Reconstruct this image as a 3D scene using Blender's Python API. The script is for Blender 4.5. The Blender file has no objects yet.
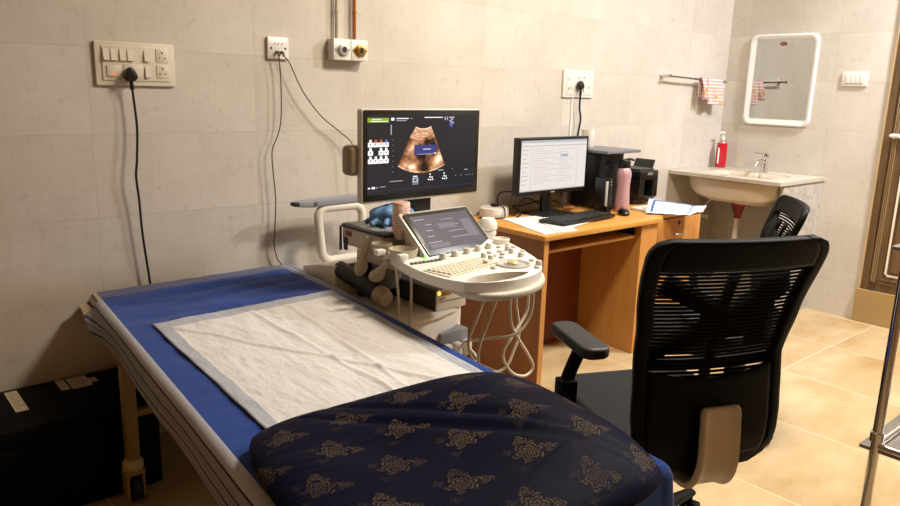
import bpy, bmesh, math, random
from mathutils import Vector, Matrix, Euler, noise
random.seed(7)
C = bpy.context.scene.collection
PI = math.pi
W = {}                                   # world matrix of every thing / part

# ------------------------------------------------------------------ materials
def lin(h):
    h = h.lstrip('#'); r = []
    for i in (0, 2, 4):
        v = int(h[i:i+2], 16)/255
        r.append(v/12.92 if v <= .04045 else ((v+.055)/1.055)**2.4)
    return (*r, 1)
MATS = {}
def mat(name, col, rough=.5, metal=0, emit=None, es=1, bump=0, bscale=60, var=0, trans=0, ior=1.45, coat=0, spec=.5):
    if name in MATS: return MATS[name]
    m = bpy.data.materials.new(name); m.use_nodes = True; MATS[name] = m
    nt = m.node_tree; b = nt.nodes['Principled BSDF']
    c = lin(col) if isinstance(col, str) else col
    b.inputs['Base Color'].default_value = c
    b.inputs['Roughness'].default_value = rough; b.inputs['Metallic'].default_value = metal
    b.inputs['Specular IOR Level'].default_value = spec
    b.inputs['Coat Weight'].default_value = coat
    if trans: b.inputs['Transmission Weight'].default_value = trans; b.inputs['IOR'].default_value = ior
    if emit: b.inputs['Emission Color'].default_value = lin(emit); b.inputs['Emission Strength'].default_value = es
    if bump or var:
        tc = nt.nodes.new('ShaderNodeTexCoord'); n = nt.nodes.new('ShaderNodeTexNoise')
        n.inputs['Scale'].default_value = bscale; n.inputs['Detail'].default_value = 4
        nt.links.new(tc.outputs['Object'], n.inputs['Vector'])
        if bump:
            bp = nt.nodes.new('ShaderNodeBump'); bp.inputs['Strength'].default_value = bump; bp.inputs['Distance'].default_value = .002
            nt.links.new(n.outputs['Fac'], bp.inputs['Height']); nt.links.new(bp.outputs[0], b.inputs['Normal'])
        if var:
            mx = nt.nodes.new('ShaderNodeMix'); mx.data_type = 'RGBA'
            mx.inputs[6].default_value = tuple(x*(1-var) for x in c[:3])+(1,); mx.inputs[7].default_value = tuple(min(1, x*(1+var)) for x in c[:3])+(1,)
            nt.links.new(n.outputs['Fac'], mx.inputs[0]); nt.links.new(mx.outputs[2], b.inputs['Base Color'])
    return m
class NT:
    """tiny node helper"""
    def __init__(s, name, rough=.5, **k):
        s.m = mat(name, '808080', rough, **k); s.t = s.m.node_tree; s.b = s.t.nodes['Principled BSDF']
    def n(s, typ, **k):
        x = s.t.nodes.new(typ)
        for a, v in k.items(): setattr(x, a, v)
        return x
    def l(s, a, b): s.t.links.new(a, b)
    def put(s, inp, v):
        if isinstance(v, (int, float, tuple)): inp.default_value = v
        else: s.l(v, inp)
    def math(s, op, a, b=0, c=None):
        x = s.n('ShaderNodeMath', operation=op); s.put(x.inputs[0], a); s.put(x.inputs[1], b)
        if c is not None: s.put(x.inputs[2], c)
        return x.outputs[0]
    def mix(s, f, a, b):
        x = s.n('ShaderNodeMix', data_type='RGBA'); s.put(x.inputs[0], f)
        s.put(x.inputs[6], lin(a) if isinstance(a, str) else a); s.put(x.inputs[7], lin(b) if isinstance(b, str) else b)
        return x.outputs[2]
    def noise(s, vec, scale, detail=4, rough=.5):
        x = s.n('ShaderNodeTexNoise'); s.l(vec, x.inputs['Vector']); x.inputs['Scale'].default_value = scale
        x.inputs['Detail'].default_value = detail; x.inputs['Roughness'].default_value = rough
        return x.outputs['Fac']
    def mapping(s, vec, sc=(1, 1, 1), loc=(0, 0, 0)):
        x = s.n('ShaderNodeMapping'); s.l(vec, x.inputs['Vector']); x.inputs['Scale'].default_value = sc; x.inputs['Location'].default_value = loc
        return x.outputs[0]
    def ramp(s, f, stops, interp='LINEAR'):
        x = s.n('ShaderNodeValToRGB'); cr = x.color_ramp; cr.interpolation = interp
        while len(cr.elements) < len(stops): cr.elements.new(.5)
        for e, (p, c) in zip(cr.elements, stops): e.position = p; e.color = lin(c) if isinstance(c, str) else (c, c, c, 1)
        s.l(f, x.inputs[0]); return x.outputs[0]
    def bump(s, h, st=.3, d=.002):
        x = s.n('ShaderNodeBump'); x.inputs['Strength'].default_value = st; x.inputs['Distance'].default_value = d
        s.l(h, x.inputs['Height']); s.l(x.outputs[0], s.b.inputs['Normal'])
    def color(s, c): s.l(c, s.b.inputs['Base Color'])

def tile_wall(name, axis, off, w, h, zoff):
    s = NT(name, .42, spec=.4)
    tc = s.n('ShaderNodeTexCoord').outputs['Object']; sp = s.n('ShaderNodeSeparateXYZ'); s.l(tc, sp.inputs[0])
    u = s.math('SUBTRACT', sp.outputs[axis], off); v = s.math('SUBTRACT', sp.outputs[2], zoff)
    uu = s.math('DIVIDE', u, w); vv = s.math('DIVIDE', v, h)
    du = s.math('MULTIPLY', s.math('PINGPONG', uu, .5), w); dv = s.math('MULTIPLY', s.math('PINGPONG', vv, .5), h)
    d = s.math('MINIMUM', du, dv)
    g = s.math('LESS_THAN', d, .0011)
    cell = s.n('ShaderNodeCombineXYZ'); s.l(s.math('FLOOR', uu), cell.inputs[0]); s.l(s.math('FLOOR', vv), cell.inputs[1])
    wn = s.n('ShaderNodeTexWhiteNoise'); s.l(cell.outputs[0], wn.inputs[0])
    va = s.n('ShaderNodeVectorMath', operation='MULTIPLY_ADD'); s.l(wn.outputs['Color'], va.inputs[0]); va.inputs[1].default_value = (7, 7, 7); s.l(tc, va.inputs[2])
    n1 = s.noise(va.outputs[0], 2.2, 7, .6)
    st1 = s.noise(s.mapping(va.outputs[0], (90, 90, 6)), 1, 3); st2 = s.noise(s.mapping(va.outputs[0], (6, 6, 110)), 1, 3)
    spk = s.noise(va.outputs[0], 22, 6, .7)
    base = s.mix(s.ramp(n1, [(.3, 0.), (.7, 1.)]), 'bab3a9', 'cfc9c0')
    lin_ = s.math('ADD', s.math('MULTIPLY', st1, .5), s.math('MULTIPLY', st2, .5))
    base = s.mix(s.math('MULTIPLY', s.ramp(lin_, [(.4, 0.), (.62, 1.)]), .2), base, 'd8d3c9')
    base = s.mix(s.math('MULTIPLY', s.ramp(spk, [(.28, 1.), (.44, 0.)]), .4), base, '9c9284')
    base = s.mix(s.math('MULTIPLY', g, .4), base, '9a9285')
    s.color(base); s.bump(s.math('SUBTRACT', lin_, s.math('MULTIPLY', g, .8)), .12, .0012)
    return s.m
def tile_floor():
    s = NT('floor_tile', .3, spec=.5)
    tc = s.n('ShaderNodeTexCoord').outputs['Object']; sp = s.n('ShaderNodeSeparateXYZ'); s.l(tc, sp.inputs[0])
    w = .62
    uu = s.math('DIVIDE', s.math('SUBTRACT', sp.outputs[0], 2.96-6.2), w); vv = s.math('DIVIDE', s.math('SUBTRACT', sp.outputs[1], -1.215-6.2), w*2)
    d = s.math('MULTIPLY', s.math('MINIMUM', s.math('PINGPONG', uu, .5), s.math('MULTIPLY', s.math('PINGPONG', vv, .5), 2)), w)
    g = s.math('LESS_THAN', d, .0028)
    cell = s.n('ShaderNodeCombineXYZ'); s.l(s.math('FLOOR', uu), cell.inputs[0]); s.l(s.math('FLOOR', vv), cell.inputs[1])
    wn = s.n('ShaderNodeTexWhiteNoise'); s.l(cell.outputs[0], wn.inputs[0])
    va = s.n('ShaderNodeVectorMath', operation='MULTIPLY_ADD'); s.l(wn.outputs['Color'], va.inputs[0]); va.inputs[1].default_value = (9, 9, 9); s.l(tc, va.inputs[2])
    n1 = s.noise(s.mapping(va.outputs[0], (2.2, 4.5, 1)), 1, 6, .6); n2 = s.noise(va.outputs[0], 14, 5, .6)
    base = s.mix(s.ramp(n1, [(.3, 0.), (.68, 1.)]), 'a0804f', 'c6b08a')
    base = s.mix(s.math('MULTIPLY', n2, .3), base, 'd9c39c')
    base = s.mix(g, base, 'd4c8ae')
    s.color(base); s.bump(g, .1, -.001)
    return s.m
def wood(name, a, b, scale=(1, 14, 14), rough=.4):
    s = NT(name, rough)
    tc = s.n('ShaderNodeTexCoord').outputs['Object']
    n = s.noise(s.mapping(tc, scale), 3, 5, .6)
    s.color(s.mix(s.ramp(n, [(.3, 0.), (.7, 1.)]), a, b)); return s.m
def granite():
    s = NT('granite', .35)
    tc = s.n('ShaderNodeTexCoord').outputs['Object']
    n = s.noise(tc, 130, 5, .7); v = s.noise(s.mapping(tc, (1, 3, 1)), 6, 6, .7)
    b = s.mix(s.ramp(n, [(.4, 0.), (.58, 1.)]), 'a8a299', 'c9c4bb')
    b = s.mix(s.math('MULTIPLY', s.ramp(v, [(.47, 0.), (.5, 1.), (.53, 0.)]), .5), b, '5d5852')
    s.color(b); return s.m

M_wallb = tile_wall('wall_tile_back', 0, -6.26, .626, .3, 0)
M_walls = tile_wall('wall_tile_side', 1, -6.14, .6, .3, 0)
M_floor = tile_floor(); M_granite = granite()
M_dwall = mat('far_wall_paint', '8a6a40', .8)
M_ceil = mat('ceiling_paint', 'd8d2c6', .9)
M_white = mat('white_plastic', 'dcd9d2', .35)
M_ivory = mat('ivory_plastic', 'd8cfbf', .38)
M_slot = mat('dark_slot', '0c0b0a', .6)
M_black = mat('black_plastic', '0b0b0c', .38)
M_blackm = mat('matte_black', '0a0a0a', .8, spec=.2)
M_rubber = mat('black_rubber', '101010', .55)
M_chrome = mat('chrome', 'd8d8d8', .12, 1)
M_steel = mat('brushed_steel', 'a9a7a2', .3, 1)
M_cream = mat('cream_plastic', 'e2dccf', .4)
M_cream2 = mat('beige_plastic', 'c4b8a2', .45)
M_greyp = mat('grey_plastic', '8b8c90', .4)
M_dgrey = mat('dark_grey_plastic', '34342f', .5)
M_silver = mat('silver_bezel', 'b5b2ab', .35, .3)
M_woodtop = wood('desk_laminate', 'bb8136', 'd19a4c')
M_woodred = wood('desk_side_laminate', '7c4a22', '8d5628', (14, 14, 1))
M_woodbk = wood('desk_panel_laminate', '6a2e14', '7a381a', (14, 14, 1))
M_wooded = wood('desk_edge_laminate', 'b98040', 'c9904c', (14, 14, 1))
M_drawer_shaded = wood('drawer_laminate_shaded', 'a0692c', 'b07a38', (14, 14, 1))  # darker than the cabinet wood: shadow on the drawer strip put into the colour
M_paper = mat('paper', 'd9d8d8', .8)
M_ceramic = mat('beige_ceramic', 'cfc2ae', .2, coat=.5)

# ------------------------------------------------------------------ mesh builder
class MB:
    def __init__(s): s.b = bmesh.new()
    def _new(s, tmp, mi=0, M=None):
        if M is not None: tmp.transform(M)
        for f in tmp.faces: f.material_index = mi
        me = bpy.data.meshes.new('t'); tmp.to_mesh(me); tmp.free(); s.b.from_mesh(me); bpy.data.meshes.remove(me)
        return s
    def box(s, a, b, bev=0, mi=0, M=None, seg=2):
        t = bmesh.new(); bmesh.ops.create_cube(t, size=1)
        lo = [min(a[i], b[i]) for i in range(3)]; hi = [max(a[i], b[i]) for i in range(3)]
        for v in t.verts: v.co = Vector([(lo[i]+hi[i])/2+v.co[i]*(hi[i]-lo[i]) for i in range(3)])
        if bev: bmesh.ops.bevel(t, geom=t.edges[:], offset=bev, segments=seg, profile=.5, affect='EDGES')
        return s._new(t, mi, M)
    def cyl(s, p0, p1, r0, r1=None, n=20, mi=0, bev=0):
        r1 = r0 if r1 is None else r1; p0 = Vector(p0); p1 = Vector(p1); d = p1-p0
        return s.lathe([(0, 0), (r0, 0), (r1, d.length), (0, d.length)], p0, d, n, mi)
    def lathe(s, prof, o=(0, 0, 0), ax=(0, 0, 1), n=24, mi=0, sc=(1, 1)):
        t = bmesh.new(); ax = Vector(ax).normalized(); q = Vector((0, 0, 1)).rotation_difference(ax).to_matrix().to_4x4()
        rings = []
        for r, z in prof:
            if r < 1e-6: rings.append([t.verts.new((0, 0, z))])
            else: rings.append([t.verts.new((r*math.cos(2*PI*i/n)*sc[0], r*math.sin(2*PI*i/n)*sc[1], z)) for i in range(n)])
        for A, B in zip(rings, rings[1:]):
            for i in range(n):
                j = (i+1) % n
                if len(A) == 1 and len(B) == 1: continue
                if len(A) == 1: t.faces.new((A[0], B[j], B[i]))
                elif len(B) == 1: t.faces.new((A[i], A[j], B[0]))
                else: t.faces.new((A[i], A[j], B[j], B[i]))
        bmesh.ops.recalc_face_normals(t, faces=t.faces[:])
        return s._new(t, mi, Matrix.Translation(Vector(o)) @ q)
    def tube(s, pts, r, n=10, mi=0, smooth=0, closed=False, flat=1, up=(0, 0, 1), radii=None):
        P = [Vector(p) for p in pts]
        if smooth:
            Q = []; N = len(P); R = []
            rng = range(N if closed else N-1)
            for i in rng:
                p0, p1, p2, p3 = (P[(i-1) % N], P[i], P[(i+1) % N], P[(i+2) % N]) if closed else (P[max(i-1, 0)], P[i], P[i+1], P[min(i+2, N-1)])
                for k in range(smooth):
                    t = k/smooth
                    Q.append(.5*((2*p1)+(p2-p0)*t+(2*p0-5*p1+4*p2-p3)*t*t+(3*p1-p0-3*p2+p3)*t**3))
                    if radii: R.append(radii[i]*(1-t)+radii[(i+1) % N]*t)
            if not closed:
                Q.append(P[-1])
                if radii: R.append(radii[-1])
            P = Q
            if radii: radii = R
        t = bmesh.new(); rings = []; N = len(P); upv = Vector(up)
        for i, p in enumerate(P):
            d = (P[(i+1) % N]-P[i-1]) if closed else (P[min(i+1, N-1)]-P[max(i-1, 0)])
            d.normalize(); x = d.cross(upv)
            if x.length < .05: x = d.cross(Vector((1, 0, 0))) if abs(d.x) < .9 else d.cross(Vector((0, 1, 0)))
            x.normalize(); y = x.cross(d)
            if rings and not closed or rings:
                x = (px-d*px.dot(d)); x.normalize(); y = x.cross(d)
            px = x; rr = radii[i] if radii else r
            rings.append([t.verts.new(p+x*math.cos(2*PI*k/n)*rr+y*math.sin(2*PI*k/n)*rr*flat) for k in range(n)])
        for i in range(N if closed else N-1):
            A = rings[i]; B = rings[(i+1) % N]
            for k in range(n): t.faces.new((A[k], A[(k+1) % n], B[(k+1) % n], B[k]))
        if not closed: t.faces.new(rings[0]); t.faces.new(rings[-1][::-1])
        bmesh.ops.recalc_face_normals(t, faces=t.faces[:])
        return s._new(t, mi)
    def prism(s, poly, z0, z1, bev=0, mi=0, M=None, seg=2):
        """poly in xy, extruded in z"""
        t = bmesh.new(); a = [t.verts.new((x, y, z0)) for x, y in poly]; f = t.faces.new(a)
        r = bmesh.ops.extrude_face_region(t, geom=[f])
        for v in [g for g in r['geom'] if isinstance(g, bmesh.types.BMVert)]: v.co.z = z1
        bmesh.ops.recalc_face_normals(t, faces=t.faces[:])
        if bev: bmesh.ops.bevel(t, geom=[e for e in t.edges if abs(e.verts[0].co.z-e.verts[1].co.z) < 1e-7], offset=bev, segments=seg, profile=.5, affect='EDGES')
        return s._new(t, mi, M)
    def grid(s, fn, nu, nv, mi=0, wrap=False):
        t = bmesh.new(); V = [[t.verts.new(fn(i/nu, j/nv)) for j in range(nv+1)] for i in range(nu+1)]
        for i in range(nu):
            for j in range(nv): t.faces.new((V[i][j], V[i+1][j], V[i+1][j+1], V[i][j+1]))
        return s._new(t, mi)
    def quad(s, pts, mi=0):
        t = bmesh.new(); t.faces.new([t.verts.new(p) for p in pts]); return s._new(t, mi)
    def build(s, name, m, parent=None, world=False, smooth=True, loc=None, sub=0, solid=0, angle=40):
        me = bpy.data.meshes.new(name)
        if parent is not None and world: s.b.transform(W[parent].inverted())
        if loc is not None: s.b.transform(Matrix.Translation(-Vector(loc)))
        s.b.to_mesh(me); s.b.free()
        for x in (m if isinstance(m, (list, tuple)) else [m]): me.materials.append(x)
        o = bpy.data.objects.new(name, me); C.objects.link(o)
        if parent is not None: o.parent = parent; W[o] = W[parent].copy()
        else:
            W[o] = Matrix.Translation(Vector(loc or (0, 0, 0)))
            if loc is not None: o.location = loc
        if smooth:
            me.polygons.foreach_set('use_smooth', [True]*len(me.polygons))
            me.set_sharp_from_angle(angle=math.radians(angle))
        if solid: md = o.modifiers.new('solid', 'SOLIDIFY'); md.thickness = solid; md.offset = 0
        if sub: md = o.modifiers.new('sub', 'SUBSURF'); md.levels = sub; md.render_levels = sub
        return o
def thing(name, label, cat, loc=(0, 0, 0), rz=0, group=None):
    o = bpy.data.objects.new(name, None); C.objects.link(o); o.empty_display_size = .1
    o.location = loc; o.rotation_euler = (0, 0, rz); W[o] = Matrix.Translation(Vector(loc)) @ Matrix.Rotation(rz, 4, 'Z')
    o['label'] = label; o['category'] = cat
    if group: o['group'] = group
    return o
def tag(o, label, cat, group=None, kind=None):
    o['label'] = label; o['category'] = cat
    if group: o['group'] = group
    if kind: o['kind'] = kind
    return o
def struct(name, mb, m, parent=None, **k):
    o = mb.build(name, m, parent, **k)
    if parent is None: o['kind'] = 'structure'
    return o
def rrect(x0, y0, x1, y1, r, n=5):
    P = []
    for cx, cy, a in ((x1-r, y0+r, -90), (x1-r, y1-r, 0), (x0+r, y1-r, 90), (x0+r, y0+r, 180)):
        for k in range(n+1):
            t = math.radians(a+90*k/n); P.append((cx+r*math.cos(t), cy+r*math.sin(t)))
    return P
# frames: map (x,y,z) local of a prism onto walls
WB = Matrix(((1, 0, 0, 0), (0, 0, -1, 0), (0, 1, 0, 0), (0, 0, 0, 1)))                 # x->x, y->z, z-> -y (out of back wall)
XR = 4.253
WS = Matrix(((0, 0, -1, XR), (-1, 0, 0, 0), (0, 1, 0, 0), (0, 0, 0, 1)))               # x->-y, y->z, z-> -x (out of side wall)

# ------------------------------------------------------------------ camera
Rm = [[.75823767, .12218032, -.64042767], [-.65136679, .18449196, -.73599186], [.02823004, .97521007, .21947295]]
cam = bpy.data.cameras.new('camera'); co = bpy.data.objects.new('camera', cam); C.objects.link(co)
co.matrix_world = Matrix.Translation((-.76209, -2.81963, 1.39934)) @ Matrix(Rm).to_4x4()
cam.sensor_width = 36; cam.lens = 737.846*36/900; cam.clip_start = .02
bpy.context.scene.camera = co

# ------------------------------------------------------------------ room
XL, YF, H = -1.5, -3.9, 3.0
def wbox(a, b): return MB().box(a, b)
struct('floor', wbox((XL-.1, YF-.1, -.1), (XR+.1, .1, 0)), M_floor, smooth=False)
struct('ceiling', wbox((XL-.1, YF-.1, H), (XR+.1, .1, H+.1)), M_ceil, smooth=False)
struct('wall_back', wbox((XL-.1, 0, 0), (XR+.1, .1, H)), M_wallb, smooth=False)
struct('wall_left', wbox((XL-.1, YF, 0), (XL, 0, H)), M_dwall, smooth=False)
struct('wall_front', wbox((XL-.1, YF-.1, 0), (XR+.1, YF, H)), M_dwall, smooth=False)
DY0, DY1 = -1.09, -2.10; DZ0, DZ1 = .215, 2.32
w = MB().box((XR, 0, 0), (XR+.1, DY0, H)).box((XR, DY1, 0), (XR+.1, YF, H)).box((XR, DY0, DZ1), (XR+.1, DY1, H))
struct('wall_right', w, M_walls, smooth=False)
M_step = mat('stone_step', 'a58a5c', .35, var=.12, bscale=6)
struct('trim_1', MB().box((XR-.028, DY0+.02, 0), (XR+.1, DY1, DZ0), .004), M_step, smooth=False)
# door
M_doorw = wood('door_wood', '4d3a26', '6e5638', (14, 14, 1.2), .35)
M_doorl = wood('door_moulding', '8a7250', 'a08a64', (14, 14, 1.2), .3)
M_inlay = mat('door_inlay', 'e8dfcc', .4)
M_edge = mat('tile_edge_trim', 'c8a878', .5)
d = struct('door_1', MB().box((XR-.01, DY0-.115, DZ0+.1), (XR+.04, DY1+.1, DZ1-.1), .002), M_doorw, smooth=False)
fr = MB()
for (a, b, h_) in ((0, .045, .030), (.05, .056, .036), (.060, .066, .036), (.070, .076, .036), (.08, .115, .028)):
    fr.box((XR-h_+.012, DY0-a, DZ0), (XR+.05, DY0-b, DZ1), .002)
    fr.box((XR-h_+.012, DY1+a, DZ0), (XR+.05, DY1+b, DZ1), .002)
    fr.box((XR-h_+.012, DY0-a, DZ1-a), (XR+.05, DY1+a, DZ1-b), .002)
fr.box((XR-.012, DY0, DZ0), (XR+.05, DY1, DZ0+.05), .002); fr.box((XR-.02, DY0-.06, DZ0+.05), (XR+.05, DY1+.06, DZ0+.062), .002)
fr.box((XR-.02, DY0-.06, DZ0+.072), (XR+.05, DY1+.06, DZ0+.084), .002)
fr.box((XR-.012, DY0-.07, DZ0+.05), (XR+.05, DY1+.07, DZ0+.1), .001)
struct('door_frame', fr, M_doorw, d, smooth=False)
bd = MB()
for a in (.058, .068, .078): bd.box((XR-.026, DY0-a+.001, DZ0+.06), (XR-.0, DY0-a-.003, DZ1-.06))
struct('door_beading', bd, M_doorl, d, smooth=False)
il = MB(); y0, y1, z0, z1 = DY0-.125, DY1+.125, DZ0+.105, DZ1-.12
il.box((XR-.014, y0, z0), (XR, y0-.012, z1)).box((XR-.014, y1, z0), (XR, y1+.012, z1)).box((XR-.014, y0, z0), (XR, y1, z0+.012)).box((XR-.014, y0, z1), (XR, y1, z1-.012))
struct('door_inlay', il, M_inlay, d, smooth=False)
struct('door_panel', MB().box((XR-.02, y0-.03, z0+.03), (XR, y1+.03, z1-.03), .008), wood('door_panel_wood', '6b5436', '83694a', (14, 14, 1), .4), d)
hg = MB().box((XR-.028, DY0-.045, 1.17), (XR-.018, DY0-.15, 1.20), .002)
for k in range(4): hg.cyl((XR-.034, DY0-.04-.03*k, 1.185), (XR-.034, DY0-.062-.03*k, 1.185), .009, n=12)
struct('door_bolt', hg, mat('bolt_white_metal', 'e8e6e2', .25, .4), d)
struct('trim_2', MB().box((XR-.016, DY0+.009, DZ0), (XR+.02, DY0, DZ1), .001), M_edge, smooth=False)

# ------------------------------------------------------------------ lamps
M_lamp = mat('lamp_diffuser', 'ffffff', .5, emit='fff4e0', es=10)
def lamp(loc, sx, sy, power, col, label, grp=None):
    t = thing('ceiling_light', label, 'light', (loc[0], loc[1], H), 0, 'ceiling lights')
    MB().box((-sx/2-.02, -sy/2-.02, -.035), (sx/2+.02, sy/2+.02, 0), .004).build('lamp_housing', M_white, t)
    MB().box((-sx/2, -sy/2, -.040), (sx/2, sy/2, -.036)).build('lamp_diffuser', M_lamp, t)
    L = bpy.data.lights.new('ceiling_lamp', 'AREA'); L.shape = 'RECTANGLE'; L.size = sx; L.size_y = sy; L.energy = power; L.color = col
    o = bpy.data.objects.new('ceiling_lamp', L); C.objects.link(o); o.parent = t; o.location = (0, 0, -.045)
lamp((3.75, -2.1), .28, .28, 80, (.95, .965, 1), 'square white ceiling light panel near the door')
lamp((1.75, -1.65), .6, .3, 52, (1, .87, .70), 'rectangular white ceiling light panel above the office chair')

# ------------------------------------------------------------------ wall fittings
def screw(mb, x, z, y, r, mi): mb.cyl((x, y, z), (x, y-.0012, z), r, n=10, mi=mi)
def socket_holes(mb, x, z, y, s=1, mi=0):
    for dx, dz, r in ((0, .011, .0034), (-.0105, -.007, .0024), (.0105, -.007, .0024)):
        mb.cyl((x+dx*s, y, z+dz*s), (x+dx*s, y-.0008, z+dz*s), r*s, n=10, mi=mi)
# left switch board
t = thing('switch_board', 'wide ivory switch board with six switches and black plug, left on back wall', 'switch board', (.163, 0, 1.446))
MB().prism(rrect(.024, 1.371, .302, 1.522, .004), .0, .012, .003, M=WB).build('frame', M_ivory, t, world=True)
MB().prism(rrect(.046, 1.388, .281, 1.507, .003), .0, .0155, .0015, M=WB).build('face_plate', mat('ivory_plate', 'd3cab8', .4), t, world=True)
for (x, z, ww) in ((.060, 1.477, .020), (.086, 1.477, .020), (.116, 1.477, .020), (.142, 1.477, .020), (.200, 1.477, .020), (.200, 1.421, .018)):
    m = MB().prism([(0, 0), (.0055, -.019), (.0055, .019)], -ww/2, ww/2)
    MM = Matrix.Translation((x, -.0155, z)) @ Matrix(((0, 0, 1, 0), (-1, 0, 0, 0), (0, 1, 0, 0), (0, 0, 0, 1)))
    m = MB().prism([(0, -.019), (.0085, -.019), (.0025, .019), (0, .019)], -ww/2, ww/2, M=MM)
    m.build('switch', M_ivory, t, world=True, smooth=False)
m = MB().box((.060, -.0155, 1.402), (.108, -.019, 1.44), .001)
sw = m.build('indicator_switch', M_ivory, t, world=True)
MB().cyl((.083, -.019, 1.408), (.083, -.0205, 1.408), .003, n=10).build('indicator_lamp', mat('red_indicator', 'ff2010', .4, emit='ff3018', es=4), sw, world=True)
for z in (1.479, 1.423):
    s_ = MB().box((.232, -.0155, z-.024), (.276, -.0175, z+.024), .001).build('socket', M_ivory, t, world=True)
    m = MB(); socket_holes(m, .254, z, -.0175); m.build('socket_hole', M_slot, s_, world=True)
s_ = MB().box((.118, -.0155, 1.396), (.185, -.0175, 1.446), .001).build('socket', M_ivory, t, world=True)

def plug_cable(name, label, cat, x, z, pts, r, body, m_, group=None):
    t = thing(name, label, cat, (x, -.02, z), 0, group)
    if body == 'three_pin':
        m = MB(); prof = [(-.013, -.024), (.013, -.024), (.024, -.012), (.020, .004), (.012, .018), (0, .024), (-.012, .018), (-.020, .004), (-.024, -.012)]
        m.prism([(x+a, z+b) for a, b in prof], .0185, .046, .006, M=WB)
        m.tube([(x, -.034, z-.015), (x+.001, -.036, z-.04), (x+.003, -.033, z-.055)], .007, 10)
    else:
        m = MB().cyl((x, -.008, z), (x, -.03, z), .006, n=12); m.tube([(x, -.028, z), (x+.002, -.034, z-.006), (x+.003, -.034, z-.016)], .0045, 8, smooth=4)
    m.build('plug', m_, t, world=True)
    MB().tube(pts, r, 8, smooth=8).build('cord', m_, t, world=True)
    return t
plug_cable('power_cable', 'thick black power cable hanging from left switch board behind the bed', 'cable', .134, 1.412,
    [(.137, -.033, 1.355), (.141, -.033, 1.30), (.144, -.035, 1.22), (.135, -.04, 1.11), (.128, -.04, 1.05), (.135, -.035, .96), (.141, -.030, .83), (.156, -.028, .66), (.17, -.022, .50), (.17, -.02, .30)], .0045, 'three_pin', M_black)
# small socket
t = thing('wall_socket', 'small square white socket with two thin grey cables plugged in', 'socket', (.726, 0, 1.534))
MB().prism(rrect(.679, 1.490, .774, 1.576, .003), 0, .014, .003, M=WB).build('face_plate', M_white, t, world=True)
m = MB(); screw(m, .694, 1.532, -.014, .0045, 0); screw(m, .757, 1.532, -.014, .0045, 0)
for x in (.712, .728, .744):
    m.box((x-.0015, -.014, 1.548), (x+.0015, -.0145, 1.555)); m.box((x-.006, -.014, 1.544), (x-.004, -.0145, 1.550))
m.build('socket_hole', M_slot, t, world=True)
M_gcab = mat('grey_cable', '5a5248', .5)
plug_cable('thin_cable', 'thin grey cable hanging straight down from small socket to the bed', 'cable', .716, 1.516,
    [(.718, -.034, 1.498), (.726, -.03, 1.39), (.723, -.03, 1.255), (.707, -.03, 1.186), (.680, -.03, 1.125), (.681, -.03, 1.043), (.690, -.03, .917), (.683, -.03, .80), (.678, -.03, .726), (.695, -.025, .66), (.715, -.02, .62), (.72, -.02, .45)], .0026, 'thin', M_gcab)
plug_cable('thin_cable', 'thin grey cable slanting from small socket to behind the large monitor', 'cable', .736, 1.516,
    [(.742, -.036, 1.50), (.762, -.04, 1.475), (.807, -.04, 1.386), (.854, -.04, 1.32), (.916, -.04, 1.255), (1.0, -.04, 1.194), (1.062, -.05, 1.13), (1.09, -.06, .95), (1.09, -.055, .72)], .0026, 'thin', M_gcab)
# conduit boxes with pipes
def outlet(x0, x1, label, pipe_m, ring_m, plabel, px, px2):
    xc = (x0+x1)/2
    t = thing('outlet_box', label, 'outlet box', (xc, 0, 1.541), 0, 'wall outlet boxes with pipes')
    MB().prism(rrect(x0, 1.498, x1-.001, 1.586, .003), 0, .052, .003, M=WB).build('box_body', M_white, t, world=True)
    m = MB(); m.prism([(xc-.038, 1.541), (xc-.012, 1.566), (xc+.02, 1.566), (xc+.038, 1.541), (xc+.02, 1.516), (xc-.012, 1.516)], .052, .055, .001, M=WB)
    m.lathe([(.020, 0), (.024, .003), (.024, .006), (.016, .009), (.012, .009)], (xc+.004, -.055, 1.541), (0, -1, 0), 20)
    m.build('mounting_ring', ring_m, t, world=True)
    m = MB(); m.cyl((xc+.004, -.055, 1.541), (xc+.004, -.0655, 1.541), .014, .011, n=18); screw(m, xc-.026, 1.541, -.0555, .003, 0); screw(m, xc+.031, 1.541, -.0555, .003, 0)
    m.build('port', M_slot, t, world=True)
    MB().cyl((px, -.02, 1.584), (px, -.02, H-.001), .0085, n=14).build('pipe', pipe_m, t, world=True)
    for z in (1.70, 2.1, 2.5): MB().lathe([(.0085, -.006), (.0105, -.004), (.0105, .004), (.0085, .006)], (px, -.02, z)).build('pipe_clip', pipe_m, t, world=True)
outlet(.963, 1.051, 'white wall outlet box with silver ring and cream pipe rising above it', mat('cream_pipe', 'bfb29c', .4), M_silver, '', 1.000, 0)
outlet(1.051, 1.139, 'white wall outlet box with brass ring and orange pipe rising above it', mat('orange_pipe', 'a5642a', .35, .2), mat('brass', 'b08a3c', .3, .8), '', 1.088, 0)
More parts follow.
